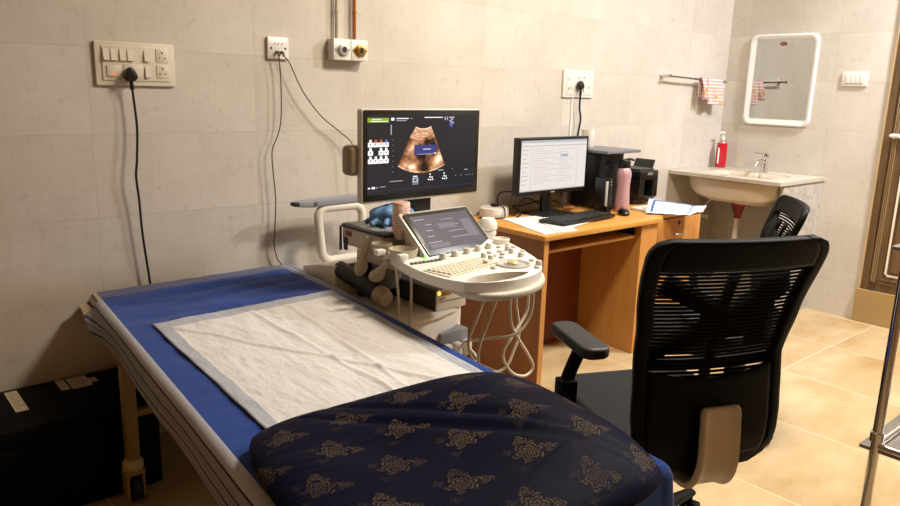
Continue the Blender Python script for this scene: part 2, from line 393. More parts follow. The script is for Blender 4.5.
# socket board above monitor
t = thing('socket_board', 'white socket board with black plug above the computer monitor', 'socket', (2.62, 0, 1.437))
MB().prism(rrect(2.490, 1.360, 2.754, 1.512, .004), 0, .012, .003, M=WB).build('frame', M_white, t, world=True)
MB().prism(rrect(2.515, 1.376, 2.730, 1.496, .003), 0, .0155, .0015, M=WB).build('face_plate', M_white, t, world=True)
for x, z in ((2.53, 1.46), (2.53, 1.41), (2.55, 1.415), (2.615, 1.47), (2.66, 1.475), (2.66, 1.40), (2.71, 1.42)): MB().box((x-.003, -.0155, z-.008), (x+.003, -.0162, z+.006)).build('socket_hole', mat('slot_grey', '55524e', .6), t, world=True)
plug_cable('power_cable', 'black power cable hanging from socket board to behind computer monitor', 'cable', 2.613, 1.43,
    [(2.616, -.033, 1.375), (2.62, -.03, 1.30), (2.635, -.03, 1.24), (2.62, -.03, 1.15), (2.60, -.03, 1.08), (2.56, -.03, .95), (2.5, -.03, .80)], .0055, 'three_pin', M_black)
tag(MB().box((2.575, 0, .75), (2.587, -.008, 1.36), .002).build('cable_conduit', M_white, loc=None), 'slim white conduit strip running down wall below socket board', 'conduit')
# towel rail
t = thing('towel_rail', 'thin chrome towel rail on back wall left of the mirror', 'towel rail', (3.72, 0, 1.50))
MB().cyl((3.43, -.055, 1.508), (4.17, -.055, 1.486), .007, n=14).build('bar', M_chrome, t, world=True)
for x, z in ((3.45, 1.508), (4.13, 1.487)):
    b_ = MB().lathe([(0, 0), (.024, 0), (.024, .006), (.012, .012), (.009, .05), (.012, .055), (.012, .067), (0, .068)], (x, 0, z), (0, -1, 0), 18).build('bracket', M_chrome, t, world=True)
# towel
s = NT('towel_cloth', .9)
tc = s.n('ShaderNodeTexCoord').outputs['Object']; sp = s.n('ShaderNodeSeparateXYZ'); s.l(tc, sp.inputs[0])
st = s.math('PINGPONG', s.math('MULTIPLY', sp.outputs[2], 1/.022), .5)
c1 = s.mix(s.math('LESS_THAN', st, .2), 'd0a0a2', 'ddd2ca')
vo = s.n('ShaderNodeTexVoronoi'); s.l(tc, vo.inputs['Vector']); vo.inputs['Scale'].default_value = 24
c1 = s.mix(s.math('MULTIPLY', s.math('LESS_THAN', vo.outputs['Distance'], .28), s.math('LESS_THAN', sp.outputs[2], -.05)), c1, 'c9a03a')
s.color(c1); s.bump(s.noise(tc, 300, 2), .5, .002)
t = thing('hand_towel', 'small pink striped towel folded over the towel rail', 'towel', (3.93, -.055, 1.497))
def fold(x0, x1, drop_f, drop_b, amp, ph):
    def f(u, v):
        L = drop_f+drop_b; dd = v*L-drop_b
        x = x0+(x1-x0)*u; z = 1.505-(x-3.7)*.028
        off = .0105
        if dd < 0: y = -.055+off; zz = z+dd
        else: y = -.055-off-.004*math.sin(dd*30); zz = z-dd
        if abs(dd) < .015: a = (dd/.015)*PI/2; y = -.055-math.sin(a)*off; zz = z+math.cos(a)*.008-.0
        y -= amp*max(0, dd)*(1+math.sin(u*9+ph))*.5*2
        return (x+.012*math.sin(u*PI)*max(0, dd)*3, y, zz)
    return f
MB().grid(fold(3.90, 4.09, .165, .14, .10, 0), 14, 40).build('main_fold', s.m, t, world=True, solid=.006)
MB().grid(fold(3.83, 3.892, .135, .12, .16, 2), 10, 34).build('side_fold', s.m, t, world=True, solid=.006)
# mirror
t = thing('wall_mirror', 'rectangular mirror with rounded white frame above the sink', 'mirror', (XR, -.396, 1.50))
m = MB(); A = rrect(.165, 1.205, .627, 1.805, .045, 8); B = rrect(.205, 1.247, .600, 1.775, .015, 8)
m2 = bmesh.new(); n_ = len(A); rings = []
def ins(P, d): 
    cx = sum(p[0] for p in P)/len(P); cz = sum(p[1] for p in P)/len(P); return [(cx+(x-cx)*(1-d/.22), cz+(y-cz)*(1-d/.3)) for x, y in P]
for P_, h_ in ((A, 0), (A, .016), (ins(A, .006), .022), (ins(A, .016), .022), (ins(A, .022), .017), (B, .014), (B, .006)):
    rings.append([m2.verts.new((x, y, h_)) for x, y in P_])
for a, b in zip(rings, rings[1:]):
    for i in range(n_): m2.faces.new((a[i], a[(i+1) % n_], b[(i+1) % n_], b[i]))
bmesh.ops.recalc_face_normals(m2, faces=m2.faces[:])
m._new(m2, 0, WS); m.build('frame', mat('mirror_frame_white', 'e2e1dd', .25, coat=.4), t, world=True)
MB().prism(rrect(.200, 1.242, .605, 1.78, .015), .002, .008, M=WS).build('mirror_glass', mat('mirror_silver', 'c2c4c0', .02, 1), t, world=True)
b_ = MB().prism([(.392+.024*math.cos(a*PI/10), 1.742+.0125*math.sin(a*PI/10)) for a in range(20)], .008, .010, M=WS).build('badge', mat('badge_maroon', '5a2420', .4), t, world=True)
m = MB()
for k in range(5): m.box((0, 0, 0), (.0038, .006, .0006), M=WS @ Matrix.Translation((.378+k*.0058, 1.739, .010)))
m.build('badge_lettering', mat('badge_gold', 'c09a70', .4), b_, world=True)
# switch on side wall
t = thing('light_switch', 'small white switch plate on right wall between mirror and door', 'switch', (XR, -.87, 1.518))
MB().prism(rrect(.795, 1.474, .948, 1.562, .004), 0, .011, .003, M=WS).build('face_plate', M_white, t, world=True)
for k in range(4):
    MB().prism(rrect(.818+k*.028, 1.492, .842+k*.028, 1.544, .002), .011, .0145, .001, M=WS).build('switch', M_white, t, world=True)
m = MB()
for k in range(4): m.box((.822+k*.028, 1.489, .011), (.838+k*.028, 1.4925, .0118), M=WS)
m.build('switch_gap', M_slot, t, world=True)

# ------------------------------------------------------------------ sink
SZ = .892
t = thing('sink_counter', 'grey stone sink counter with beige basin below the mirror', 'sink', (3.95, -.38, 0))
# slab with rectangular hole
sx0, sx1, sy0, sy1 = 3.635, XR-.001, -.775, -.001
hx0, hx1, hy0, hy1 = 3.74, 4.08, -.655, -.16
m = MB()
t2 = bmesh.new(); O = [(sx0, sy0), (sx1, sy0), (sx1, sy1), (sx0, sy1)]
# outer ring resampled to match the inner hole
def ring_pts(x0, y0, x1, y1, r, n): return rrect(x0, y0, x1, y1, r, n)
inn = ring_pts(hx0, hy0, hx1, hy1, .06, 6); out = ring_pts(sx0, sy0, sx1, sy1, .004, 6)
lv = []
for P_, z in ((inn, SZ-.022), (inn, SZ), (out, SZ), (out, SZ-.022)): lv.append([t2.verts.new((x, y, z)) for x, y in P_])
N_ = len(inn)
for a, b in zip(lv, lv[1:]+lv[:1]):
    for i in range(N_): t2.faces.new((a[i], a[(i+1) % N_], b[(i+1) % N_], b[i]))
bmesh.ops.recalc_face_normals(t2, faces=t2.faces[:]); m._new(t2)
m.build('countertop', mat('counter_stone', 'bdb6aa', .3, var=.12, bscale=60), t, world=True)
MB().box((3.70, -.765, 0), (XR-.002, -.745, SZ-.023), .001).build('side_panel', M_granite, t, world=True, smooth=False)
# basin: bowl shell
def bowl(u, v):
    a = u*2*PI; k = v
    cx, cy = (hx0+hx1)/2, (hy0+hy1)/2; ax, ay = (hx1-hx0)/2+.004, (hy1-hy0)/2+.004
    sc = 1-.30*k**2.2 if k < .8 else 1-.30*.8**2.2-(k-.8)/.2*.7*.82
    dz = .155*min(1, (k/.8))**.9 if k < .8 else .155*(1)+.01*(k-.8)/.2
    e = 5
    c, s_ = math.cos(a), math.sin(a); rr = (abs(c)**e+abs(s_)**e)**(-1/e)
    return (cx+ax*c*rr*sc, cy+ay*s_*rr*sc, SZ-.023-dz+.02*(1 if k == 0 else 0))
MB().grid(bowl, 56, 14).build('basin', M_ceramic, t, world=True, solid=.01)
m = MB().box((3.695, -.70, SZ-.023), (3.735, -.12, SZ-.155), .018, seg=4)
bb = MB()
def apron(u, v):   # curved outer basin front seen below slab
    y = -.72+.62*u; z = SZ-.023-.14*v
    e = abs(2*u-1)**4
    return (3.69+.05*e+.03*v*v, y+(.0), z+.055*e*v)
bb.grid(apron, 30, 8)
bb.build('basin_apron', M_ceramic, t, world=True, solid=.012)
w_ = MB().lathe([(.035, 0), (.035, -.02), (.048, -.03), (.040, -.06), (.024, -.10), (.022, -.125), (0, -.125)], (3.93, -.37, .715), (0, 0, 1), 20)
w_.build('waste_coupling', mat('red_rubber', '6e0f14', .4), t, world=True)
MB().tube([(3.93, -.37, .60), (3.93, -.37, .50), (3.945, -.36, .42), (4.0, -.34, .34), (4.10, -.3, .26), (4.2, -.28, .22)], .019, 14, smooth=6).build('waste_pipe', M_ivory, t, world=True)
m = MB().cyl((4.05, -.02, .55), (4.05, -.07, .55), .012, n=12); m.lathe([(0, 0), (.018, .002), (.02, .012), (.014, .02), (0, .022)], (4.05, -.068, .55), (0, -1, 0), 14); m.tube([(4.05, -.04, .55), (4.05, -.05, .62), (4.08, -.15, .72), (4.13, -.3, .80)], .006, 8, smooth=6)
m.build('angle_valve', M_white, t, world=True)
# faucet
t = thing('faucet', 'chrome single lever faucet on the sink counter', 'faucet', (4.165, -.40, SZ))
MB().lathe([(0, 0), (.026, 0), (.026, .006), (.020, .012), (.019, .085), (.021, .09), (.021, .12), (.014, .128), (0, .129)], (0, 0, 0)).build('body', M_chrome, t)
MB().tube([(0, 0, .055), (-.03, 0, .075), (-.07, .0, .08), (-.105, 0, .07), (-.12, 0, .045)], .011, 12, smooth=6).build('spout', M_chrome, t)
MB().tube([(.0, 0, .122), (-.02, .05, .126), (-.03, .12, .128)], .006, 10, smooth=4, flat=.7).build('lever', M_chrome, t)
# soap
t = thing('soap_bottle', 'red liquid soap pump bottle in the sink counter corner', 'bottle', (4.165, -.075, SZ), math.radians(-42))
s_ = mat('red_soap', 'c01828', .2, trans=.15, coat=.4)
MB().prism(rrect(-.034, -.024, .034, .024, .014), 0, .175, .006).build('bottle_body', s_, t)
MB().lathe([(.03, .170), (.024, .182), (.013, .192), (.013, .20)], (0, 0, 0), sc=(1, .75)).build('shoulder', mat('clear_pinkish', 'd8b0a8', .2, trans=.5), t)
MB().lathe([(0, .196), (.016, .196), (.016, .217), (.005, .220), (.005, .240), (.013, .242), (.013, .253), (0, .255)]).tube([(0, 0, .248), (-.02, -.012, .248), (-.036, -.02, .240)], .005, 8).build('pump', M_white, t)
m = MB().box((-.033, -.0235, .03), (.02, -.0225, .14)).build('label', mat('label_white', 'e6dedc', .5), t)
MB().box((-.022, -.0245, .04), (.010, -.0236, .12)).build('label_panel', mat('label_red', 'b8182c', .5), m)

# ------------------------------------------------------------------ desk
DZ = .745
t = thing('office_desk', 'orange laminate office desk with dark brown knee space', 'desk', (2.2, -.3, 0))
MB().box((1.735, -.61, DZ-.025), (2.672, -.005, DZ), .002).build('desk_top', M_woodtop, t, world=True)
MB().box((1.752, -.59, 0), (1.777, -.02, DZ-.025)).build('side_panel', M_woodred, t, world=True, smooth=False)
MB().box((1.750, -.596, 0), (1.779, -.5905, DZ-.025)).build('edge_strip', M_wooded, t, world=True, smooth=False)
MB().box((2.515, -.59, 0), (2.66, -.02, DZ-.025), .002).build('end_cabinet', M_wooded, t, world=True, smooth=False)
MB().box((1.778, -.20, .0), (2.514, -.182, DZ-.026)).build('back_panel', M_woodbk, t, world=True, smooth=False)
MB().box((1.785, -.56, .645), (2.505, -.22, .660), .001).build('keyboard_tray', M_woodtop, t, world=True, smooth=False)
MB().box((1.780, -.55, .66), (1.79, -.22, .70)).build('tray_runner', M_black, t, world=True)
MB().box((2.503, -.55, .66), (2.513, -.22, .70)).build('tray_runner', M_black, t, world=True)
t = thing('side_cabinet', 'light wood side cabinet with drawers at right end of desk', 'cabinet', (2.93, -.27, 0))
MB().box((2.678, -.535, 0), (3.17, -.005, DZ-.022), .002).build('body', M_wooded, t, world=True, smooth=False)
MB().box((2.676, -.55, DZ-.0215), (3.185, -.005, DZ-.002), .002).build('cabinet_top', M_woodtop, t, world=True)
for k, (z0, z1) in enumerate(((.575, .715), (.425, .57), (.275, .42), (.05, .27))):
    dr = MB().box((2.70, -.5355, z0), (2.985, -.552, z1), .002).build('drawer', M_drawer_shaded, t, world=True)
    hz = z0+.05 if k == 0 else (z0+z1)/2
    MB().tube([(2.885, -.552, hz), (2.885, -.572, hz), (2.94, -.575, hz), (2.955, -.572, hz), (2.955, -.552, hz)], .005, 10, smooth=4).build('handle', M_chrome, dr, world=True)
    if k == 0: MB().lathe([(0, 0), (.012, 0), (.012, .004), (.008, .006), (0, .006)], (2.93, -.552, .685), (0, -1, 0), 16).build('lock', mat('lock_dark', '3a2a1c', .3, .7), dr, world=True)
MB().box((2.99, -.5355, .05), (3.165, -.545, .715), .001).build('door', M_wooded, t, world=True, smooth=False)

# ------------------------------------------------------------------ desk items
# computer monitor
def ui_mesh(name, parent, quads, mats, M, world=True):
    """quads: (u0,v0,u1,v1,mat index) in screen metres, layered slightly"""
    m = MB()
    for k, (a, b, c, d_, mi) in enumerate(quads):
        h_ = .0002+.00002*k
        m.quad([(a, b, h_), (c, b, h_), (c, d_, h_), (a, d_, h_)], mi)
    m.b.transform(M)
    return m.build(name, mats, parent, world=world, smooth=False)
def emis(name, col, es=1.0): return mat(name, '050505', .25, emit=col, es=es)
PMX0, PMX1, PMZ0, PMZ1, PMY = 1.945, 2.49, .860, 1.158, -.205
t = thing('computer_monitor', 'black computer monitor with bright white screen on desk', 'monitor', (2.22, -.17, DZ))
MB().prism(rrect(PMX0, PMZ0, PMX1, PMZ1, .004), -PMY-.03, -PMY+.012, .003, M=WB).build('casing', M_black, t, world=True)
sc_ = MB().prism([(PMX0+.016, PMZ0+.022), (PMX1-.016, PMZ0+.022), (PMX1-.016, PMZ1-.014), (PMX0+.016, PMZ1-.014)], -PMY+.0122, -PMY+.0128, M=WB).build('screen', emis('screen_white', 'f3ece6', .62), t, world=True, smooth=False)
MS = Matrix.Translation((PMX0+.016, PMY-.0129, PMZ0+.022)) @ WB
SW, SH = PMX1-PMX0-.032, PMZ1-PMZ0-.036
Q = [(0, SH-.012, SW, SH, 0), (0, SH-.03, SW, SH-.027, 1), (.075, 0, .077, SH-.03, 1), (SW-.075, 0, SW-.073, SH-.03, 1), (0, 0, SW, .006, 2)]
for k in range(9): Q.append((.008, SH-.05-k*.022, .06-.01*(k % 3), SH-.047-k*.022, 1))
for k in range(16): Q.append((.09, SH-.045-k*.012, .18+.03*((k*7) % 5), SH-.0435-k*.012, 3))
for k in range(14): Q.append((.27+.01*((k*5) % 4), SH-.05-k*.013, .41-.02*((k*3) % 4), SH-.0485-k*.013, 3))
Q.append((.30, SH-.09, .36, SH-.075, 4))
ui_mesh('screen_page', sc_, Q, [emis('ui_grey', 'cfcfd4', .55), emis('ui_line', 'b9b4b6', .55), emis('ui_bar', 'd8c8c2', .55), emis('ui_text', 'd9a89c', .55), emis('ui_blue', 'b8c8d8', .55)], MS)
MB().box((PMX0+.255, PMY-.0125, PMZ0+.007), (PMX0+.285, PMY-.0132, PMZ0+.014)).build('logo', mat('logo_grey', '8a8a8c', .4), t, world=True)
MB().box((2.185, PMY+.03, DZ+.01), (2.255, PMY+.05, 1.0), .004).build('stand_neck', M_black, t, world=True)
MB().box((2.10, -.29, DZ), (2.335, -.09, DZ+.012), .005).build('stand_base', M_black, t, world=True)
# keyboard
kc = Matrix.Translation((2.195, -.42, DZ+.0075)) @ Matrix.Rotation(math.radians(3), 4, 'Z')
t = thing('keyboard', 'black computer keyboard on papers in front of the monitor', 'keyboard', (2.195, -.415, DZ+.0075), math.radians(5))
MB().prism(rrect(-.235, -.082, .235, .075, .01), 0, .014, .003).build('base', M_black, t)
m = MB()
for r_ in range(6):
    nk = 20 if r_ else 16
    for k in range(nk):
        x = -.226+.452*(k+.5)/nk; y = .055-r_*.0215
        if r_ == 5 and 4 <= k <= 9 and k != 4: continue
        m.box((x-.0088 if r_ != 5 or k != 4 else x-.0088, y-.0085, .014), ((x+.0088) if not (r_ == 5 and k == 4) else x+.11, y+.0085, .019), .0012, seg=1)
m.build('keys', mat('key_black', '151516', .45), t)
# mouse
t = thing('computer_mouse', 'black computer mouse beside the pink bottle', 'mouse', (2.565, -.43, DZ), math.radians(-40))
m = MB().lathe([(0, 0), (.030, 0), (.033, .006), (.031, .018), (.022, .030), (.010, .034), (0, .035)], sc=(.95, 1.75))
m.build('mouse_body', mat('mouse_black', '0b0b0c', .25), t)
MB().cyl((-.003, .03, .030), (.003, .03, .030), .008, n=12).build('scroll_wheel', M_dgrey, t)
# bottle
t = thing('water_bottle', 'tall pink metal water bottle with black cap on the desk', 'bottle', (2.655, -.348, DZ))
MB().lathe([(0, 0), (.038, 0), (.041, .005), (.0405, .07), (.037, .12), (.037, .15), (.041, .20), (.041, .215), (.034, .237), (.030, .243), (0, .243)], n=32).build('bottle_body', mat('pink_lacquer', 'bf9aa2', .3, .15, coat=.3), t)
c_ = MB().lathe([(0, .243), (.031, .243), (.032, .247), (.032, .28), (.028, .288), (0, .29)], n=28).build('cap', M_black, t)
MB().tube([(0, 0, .287), (.028, -.015, .292), (.048, -.026, .285)], .007, 10, smooth=4).build('spout_lid', M_black, c_)
# tower
t = thing('computer_tower', 'black computer tower standing on the desk behind pink bottle', 'computer', (2.66, -.17, DZ))
MB().box((2.565, -.28, DZ+.006), (2.735, -.05, 1.065), .004).build('case', M_black, t, world=True)
m = MB()
for k in range(15):
    for j in range(34): m.box((2.578+k*.0098, -.2805, DZ+.02+j*.0085), (2.5845+k*.0098, -.283, DZ+.0255+j*.0085))
m.build('front_grille', mat('grille_dark', '242427', .5), t, world=True, smooth=False)
m = MB()
for x in (2.585, 2.715):
    for y in (-.25, -.08): m.cyl((x, y, DZ), (x, y, DZ+.008), .012, n=12)
m.build('feet', M_rubber, t, world=True)
t_ = tag(MB().prism([(2.50, -.345), (2.80, -.345), (2.80, -.045), (2.50, -.045)], 1.068, 1.084, .003).build('flat_tray', mat('grey_lid', '6d6d74', .45), loc=(2.65, -.19, 1.066)), 'flat grey plate lying on top of the black computer tower', 'tray')
tag(MB().lathe([(0, 0), (.033, 0), (.035, .003), (.036, .098), (.036, .102), (.031, .102), (.030, .006), (0, .006)], (2.60, -.12, 1.086)).build('paper_cup', M_white, loc=(2.60, -.12, 1.086)), 'white cup standing on the grey plate above computer tower', 'cup')
t_ = thing('modem', 'slim upright black box with white edge beside computer tower', 'modem', (2.47, -.355, DZ), math.radians(0))
MB().box((-.024, -.05, 0), (.024, .05, .010), .003).build('stand', M_black, t_)
MB().box((-.016, -.045, .010), (.022, .045, .20), .004).build('body', M_black, t_)
MB().box((-.0205, -.044, .05), (-.0165, -.030, .185), .001).build('white_stripe', M_white, t_)
for z in (.165, .182): MB().cyl((.006, -.045, z), (.006, -.0465, z), .004, n=10).build('indicator', mat('indicator_grey', 'a0a0a0', .4), t_)
tag(MB().tube([(2.36, -.17, DZ+.016), (2.41, -.18, DZ+.018), (2.45, -.175, DZ+.014)], .014, 12, smooth=4, flat=.7, radii=[.012, .016, .009]).build('stapler', wood('brown_holder_wood', '7a4a20', '99642f'), loc=(2.40, -.17, DZ)), 'small brown wooden holder lying right of the monitor stand', 'holder')
# printer
t = thing('printer', 'black printer with raised paper tray on the side cabinet', 'printer', (3.02, -.15, DZ))
PX0, PX1, PY0, PY1, PZ = 2.925, 3.11, -.27, -.03, DZ
m = MB().box((PX0, PY0+.03, PZ+.005), (PX1, PY1, PZ+.04), .004).box((PX0, PY0, PZ+.04), (PX0+.05, PY1, PZ+.16), .004).box((PX1-.05, PY0, PZ+.04), (PX1, PY1, PZ+.16), .004).box((PX0, PY0, PZ+.145), (PX1, PY1, PZ+.200), .006).box((PX0, PY0+.12, PZ+.03), (PX1, PY1, PZ+.2))
m.build('printer_body', M_black, t, world=True)
MB().box((PX0+.055, PY0-.02, PZ+.035), (PX1-.055, PY0+.11, PZ+.045), .002).build('output_tray', M_dgrey, t, world=True)
MB().box((PX0+.02, PY0+.02, PZ+.201), (PX1-.02, PY1-.02, PZ+.211), .003).build('lid', M_dgrey, t, world=True)
MB().box((-.004, -.07, 0), (.004, .07, .085), .002, M=Matrix.Translation((PX1+.022, -.13, PZ+.175)) @ Matrix.Rotation(math.radians(24), 4, 'Y')).box((PX1-.02, -.21, PZ+.168), (PX1+.05, -.05, PZ+.178), .002).build('paper_support', M_black, t, world=True)
MB().box((PX0+.07, PY0-.001, PZ+.175), (PX0+.12, PY0-.003, PZ+.19)).build('badge', mat('badge_silver', '9c9ca0', .3, .5), t, world=True)
# papers
tag(MB().box((2.76, -.44, DZ), (2.99, -.335, DZ+.012), .001, M=None).build('paper_stack', M_paper, loc=(2.87, -.38, DZ)), 'stack of white paper in front of the printer', 'paper')
def sheetpoly(name, P_, z, th, label, m_=M_paper):
    return tag(MB().prism(P_, z, z+th).build(name, m_, smooth=False, loc=(sum(p[0] for p in P_)/len(P_), sum(p[1] for p in P_)/len(P_), z)), label, 'paper', 'paper sheets under the keyboard')
sheetpoly('paper_sheet', [(1.89, -.17), (1.765, -.575), (1.98, -.60), (2.12, -.215)], DZ, .0035, 'white papers lying on desk corner, lowest, under the keyboard')
sheetpoly('paper_sheet', [(2.03, -.28), (1.845, -.588), (2.10, -.52), (2.28, -.47), (2.33, -.28)], DZ+.0038, .003, 'upper white paper sheet sticking out in front of the keyboard')
# bag with blue frame
t = thing('tissue_packet', 'white plastic packet with blue bordered label overhanging cabinet edge', 'packet', (3.0, -.45, DZ))
def bag(u, v):
    P00, P10, P11, P01 = Vector((2.69, -.485, DZ+.008)), Vector((2.86, -.655, DZ+.004)), Vector((3.02, -.60, DZ+.035)), Vector((2.84, -.40, DZ+.065))
    p = P00.lerp(P10, u).lerp(P01.lerp(P11, u), v)
    p.z += .010*math.sin(PI*u)*math.sin(PI*v)+.005*noise.noise(Vector((u*6, v*6, 3)))
    return p
def bagd(u, v, dz=.002): p = bag(u, v).copy(); p.z += dz; return p
mm = MB().grid(lambda u, v: bag(u, v), 24, 16)
def bag_low(u, v):
    p = bag(u, v).copy(); p.z -= .003+.04*math.sin(PI*u)*math.sin(PI*v)
    if p.y > -.55: p.z = max(p.z, DZ+.0005)
    return p
mm.grid(bag_low, 24, 16)
def crumple(u, v):
    p = P10_.lerp(P11_, v); c = (P10_+P11_)/2
    q = c+(p-c)*(1-.5*u)+Vector((.075*u, -.025*u, .012*u))
    q.z += (.008*math.sin(v*20+u*5)+.010*noise.noise(Vector((u*9, v*9, 1))))*u; return q
P10_, P11_ = Vector((2.86, -.655, DZ+.004)), Vector((3.02, -.60, DZ+.035))
mm.grid(crumple, 10, 24)
pk = mm.build('packet_body', mat('glossy_white_film', 'cfd3da', .25), t, world=True)
def strip(u0, v0, u1, v1, mb, n=10, dz=.003): mb.grid(lambda a, b: bagd(u0+(u1-u0)*a, v0+(v1-v0)*b, dz), n, n)
mm = MB(); strip(.10, .06, .15, .95, mm); strip(.10, .88, .95, .95, mm); strip(.93, .06, .95, .95, mm)
mm.build('blue_border', mat('blue_print', '2f5fa8', .4), pk, world=True)
# power strip
t = thing('extension_reel', 'round white extension socket with black plug on desk back edge', 'socket', (1.915, -.085, DZ))
MB().lathe([(0, 0), (.080, 0), (.084, .004), (.084, .046), (.080, .050), (.05, .052), (0, .052)], sc=(1, .8), n=36).build('body', M_white, t)
pg = MB().box((-.018, -.02, .052), (.018, .012, .066), .003).build('plug', M_black, t)
MB().tube([(0, -.02, .06), (.004, -.05, .06), (.005, -.073, .045), (.003, -.078, .01), (-.02, -.09, .006), (-.09, -.07, .006), (-.13, -.02, .006)], .0035, 8, smooth=6).build('cord', M_black, pg)
# loose cables on desk
cabs = [[(2.02, -.03, DZ+.01), (1.98, -.04, DZ+.07), (2.0, -.04, DZ+.11), (2.06, -.05, DZ+.115), (2.15, -.08, DZ+.10)],
        [(2.0, -.15, DZ+.006), (2.06, -.12, DZ+.02), (2.12, -.07, DZ+.05), (2.2, -.05, DZ+.07), (2.3, -.06, DZ+.03), (2.4, -.07, DZ+.006)],
        [(1.97, -.20, DZ+.006), (2.03, -.17, DZ+.02), (2.08, -.06, DZ+.035), (2.17, -.04, DZ+.03), (2.36, -.06, DZ+.05), (2.46, -.1, DZ+.01)]]
for k, (pts, lab) in enumerate(zip(cabs, ('black cable arching up beside the computer monitor stand', 'black cable looping behind the computer monitor stand base', 'black cable lying between white extension socket and monitor stand'))):
    tag(MB().tube(pts, .004, 8, smooth=8).build('desk_cable', M_black, loc=pts[0]), lab, 'cable', 'black cables on the desk')

# ------------------------------------------------------------------ examination bed
BZ = .635
L0, L1 = Vector((-.055, -.04)), Vector((-.235, -2.03)); R0, R1 = Vector((.755, -.03)), Vector((.535, -2.03))
def bedpt(u, v): return L0.lerp(L1, v).lerp(R0.lerp(R1, v), u)
bed = thing('examination_bed', 'narrow wheeled examination bed with beige metal frame against back wall', 'bed', (.25, -1.03, 0))
M_bedm = mat('bed_frame_paint', '8c7a50', .4, var=.1, bscale=20)
mq = MB(); poly = [tuple(bedpt(.015, .01)), tuple(bedpt(.985, .01)), tuple(bedpt(.985, .99)), tuple(bedpt(.015, .99))]
mq.prism(poly[::-1], .525, BZ-.010, .02, seg=3).build('mattress', mat('mattress_navy', '141a3a', .5), bed, world=True)
fr = MB(); 
c4 = [bedpt(.03, .03), bedpt(.97, .03), bedpt(.97, 1.0), bedpt(.03, 1.0)]
def bar(mb, a, b, z0, z1, wd):
    a = Vector(a); b = Vector(b); d = (b-a); L = d.length; ang = math.atan2(d.y, d.x)
    mb.box((-wd/2, -wd/2, z0), (L+wd/2, wd/2, z1), .003, M=Matrix.Translation((a.x, a.y, 0)) @ Matrix.Rotation(ang, 4, 'Z'))
for k in range(4): bar(fr, c4[k], c4[(k+1) % 4], .485, .523, .035)
bar(fr, bedpt(.03, .45), bedpt(.97, .45), .49, .52, .03)
fr.build('frame', M_bedm, bed, world=True)
legs = [Vector((-.068, -.43)), Vector((.66, -.43)), Vector((-.19, -1.72)), Vector((.53, -1.72))]
for a_, b_ in ((0, 1), (2, 3)):
    lb = MB(); bar(lb, legs[a_], legs[b_], .30, .325, .022); lb.build('cross_rail', M_bedm, bed, world=True)
for p_ in legs:
    lg = MB().box((p_.x-.02, p_.y-.02, .155), (p_.x+.02, p_.y+.02, .486), .003).build('leg', M_bedm, bed, world=True)
    m = MB().lathe([(0, .118), (.030, .118), (.034, .125), (.034, .14), (.026, .155), (0, .156)], (p_.x, p_.y, 0))
    m.build('castor_collar', mat('castor_cream', 'c9b891', .4), lg, world=True)
    m = MB()
    m.box((p_.x-.032, p_.y-.024, .098), (p_.x+.032, p_.y+.024, .120), .004)
    for s_ in (-1, 1): m.prism([(-.028, .02), (.028, .02), (.028, .10), (-.028, .10)], -.004, .004, .003, M=Matrix.Translation((p_.x+s_*.025, p_.y, 0)) @ Matrix(((0, 0, 1, 0), (1, 0, 0, 0), (0, 1, 0, 0), (0, 0, 0, 1))))
    m.build('castor_fork', mat('castor_beige', 'a08a58', .4), lg, world=True)
    MB().cyl((p_.x-.014, p_.y, .045), (p_.x+.014, p_.y, .045), .045, n=28).build('castor_wheel', M_rubber, lg, world=True)
fb = MB(); bar(fb, bedpt(.3, 1.0)+Vector((0, -.03)), bedpt(1.07, 1.0)+Vector((0, -.03)), .43, .47, .04)
fb.build('foot_rail', M_bedm, bed, world=True)

# sheet
s = NT('bed_sheet', .85, spec=.2)
uvn = s.n('ShaderNodeUVMap'); uvn.uv_map = 'cloth'; sp = s.n('ShaderNodeSeparateXYZ'); s.l(uvn.outputs[0], sp.inputs[0])
U, V = sp.outputs[0], sp.outputs[1]
tc = s.n('ShaderNodeTexCoord').outputs['Object']
def sheet_lines(x, lines, w_=.0045):
    r = None
    for c in lines:
        k = s.math('COMPARE', x, c, w_/2); r = k if r is None else s.math('MAXIMUM', r, k)
    return r
weave = s.noise(s.mapping(tc, (700, 700, 700)), 1, 1)
blue = s.mix(s.noise(tc, 5, 4), '06307c', '0a3c8c')
gray = s.mix(weave, '707484', 'a4a6b0')
lite = s.mix(weave, 'a6a9b6', 'bdc0ca')
side = s.mix(s.math('LESS_THAN', U, -.034), lite, gray)
side = s.mix(sheet_lines(U, (-.036, -.066, -.094, -.122), .005), side, '10152c')
side = s.mix(sheet_lines(U, (-.078, -.108), .002), side, '3a3f58')
colr = s.mix(s.math('LESS_THAN', U, -.004), blue, side)
# head band
hb = s.mix(weave, '4b4f78', '6c6f92')
hb = s.mix(sheet_lines(V, (.012, .034, .056, .078, .092), .006), hb, '262a52')
colr = s.mix(s.math('MULTIPLY', s.math('LESS_THAN', V, .095), s.math('GREATER_THAN', U, -.004)), colr, hb)
pl = s.mix(weave, 'c9b48c', 'dcc9a2'); pl = s.mix(s.math('MAXIMUM', sheet_lines(V, (.02, .045, .07, .095), .006), sheet_lines(U, (-.02, -.045, -.075), .006)), pl, '1a1f38')
colr = s.mix(s.math('MULTIPLY', s.math('LESS_THAN', V, .10), s.math('LESS_THAN', U, -.004)), colr, pl)
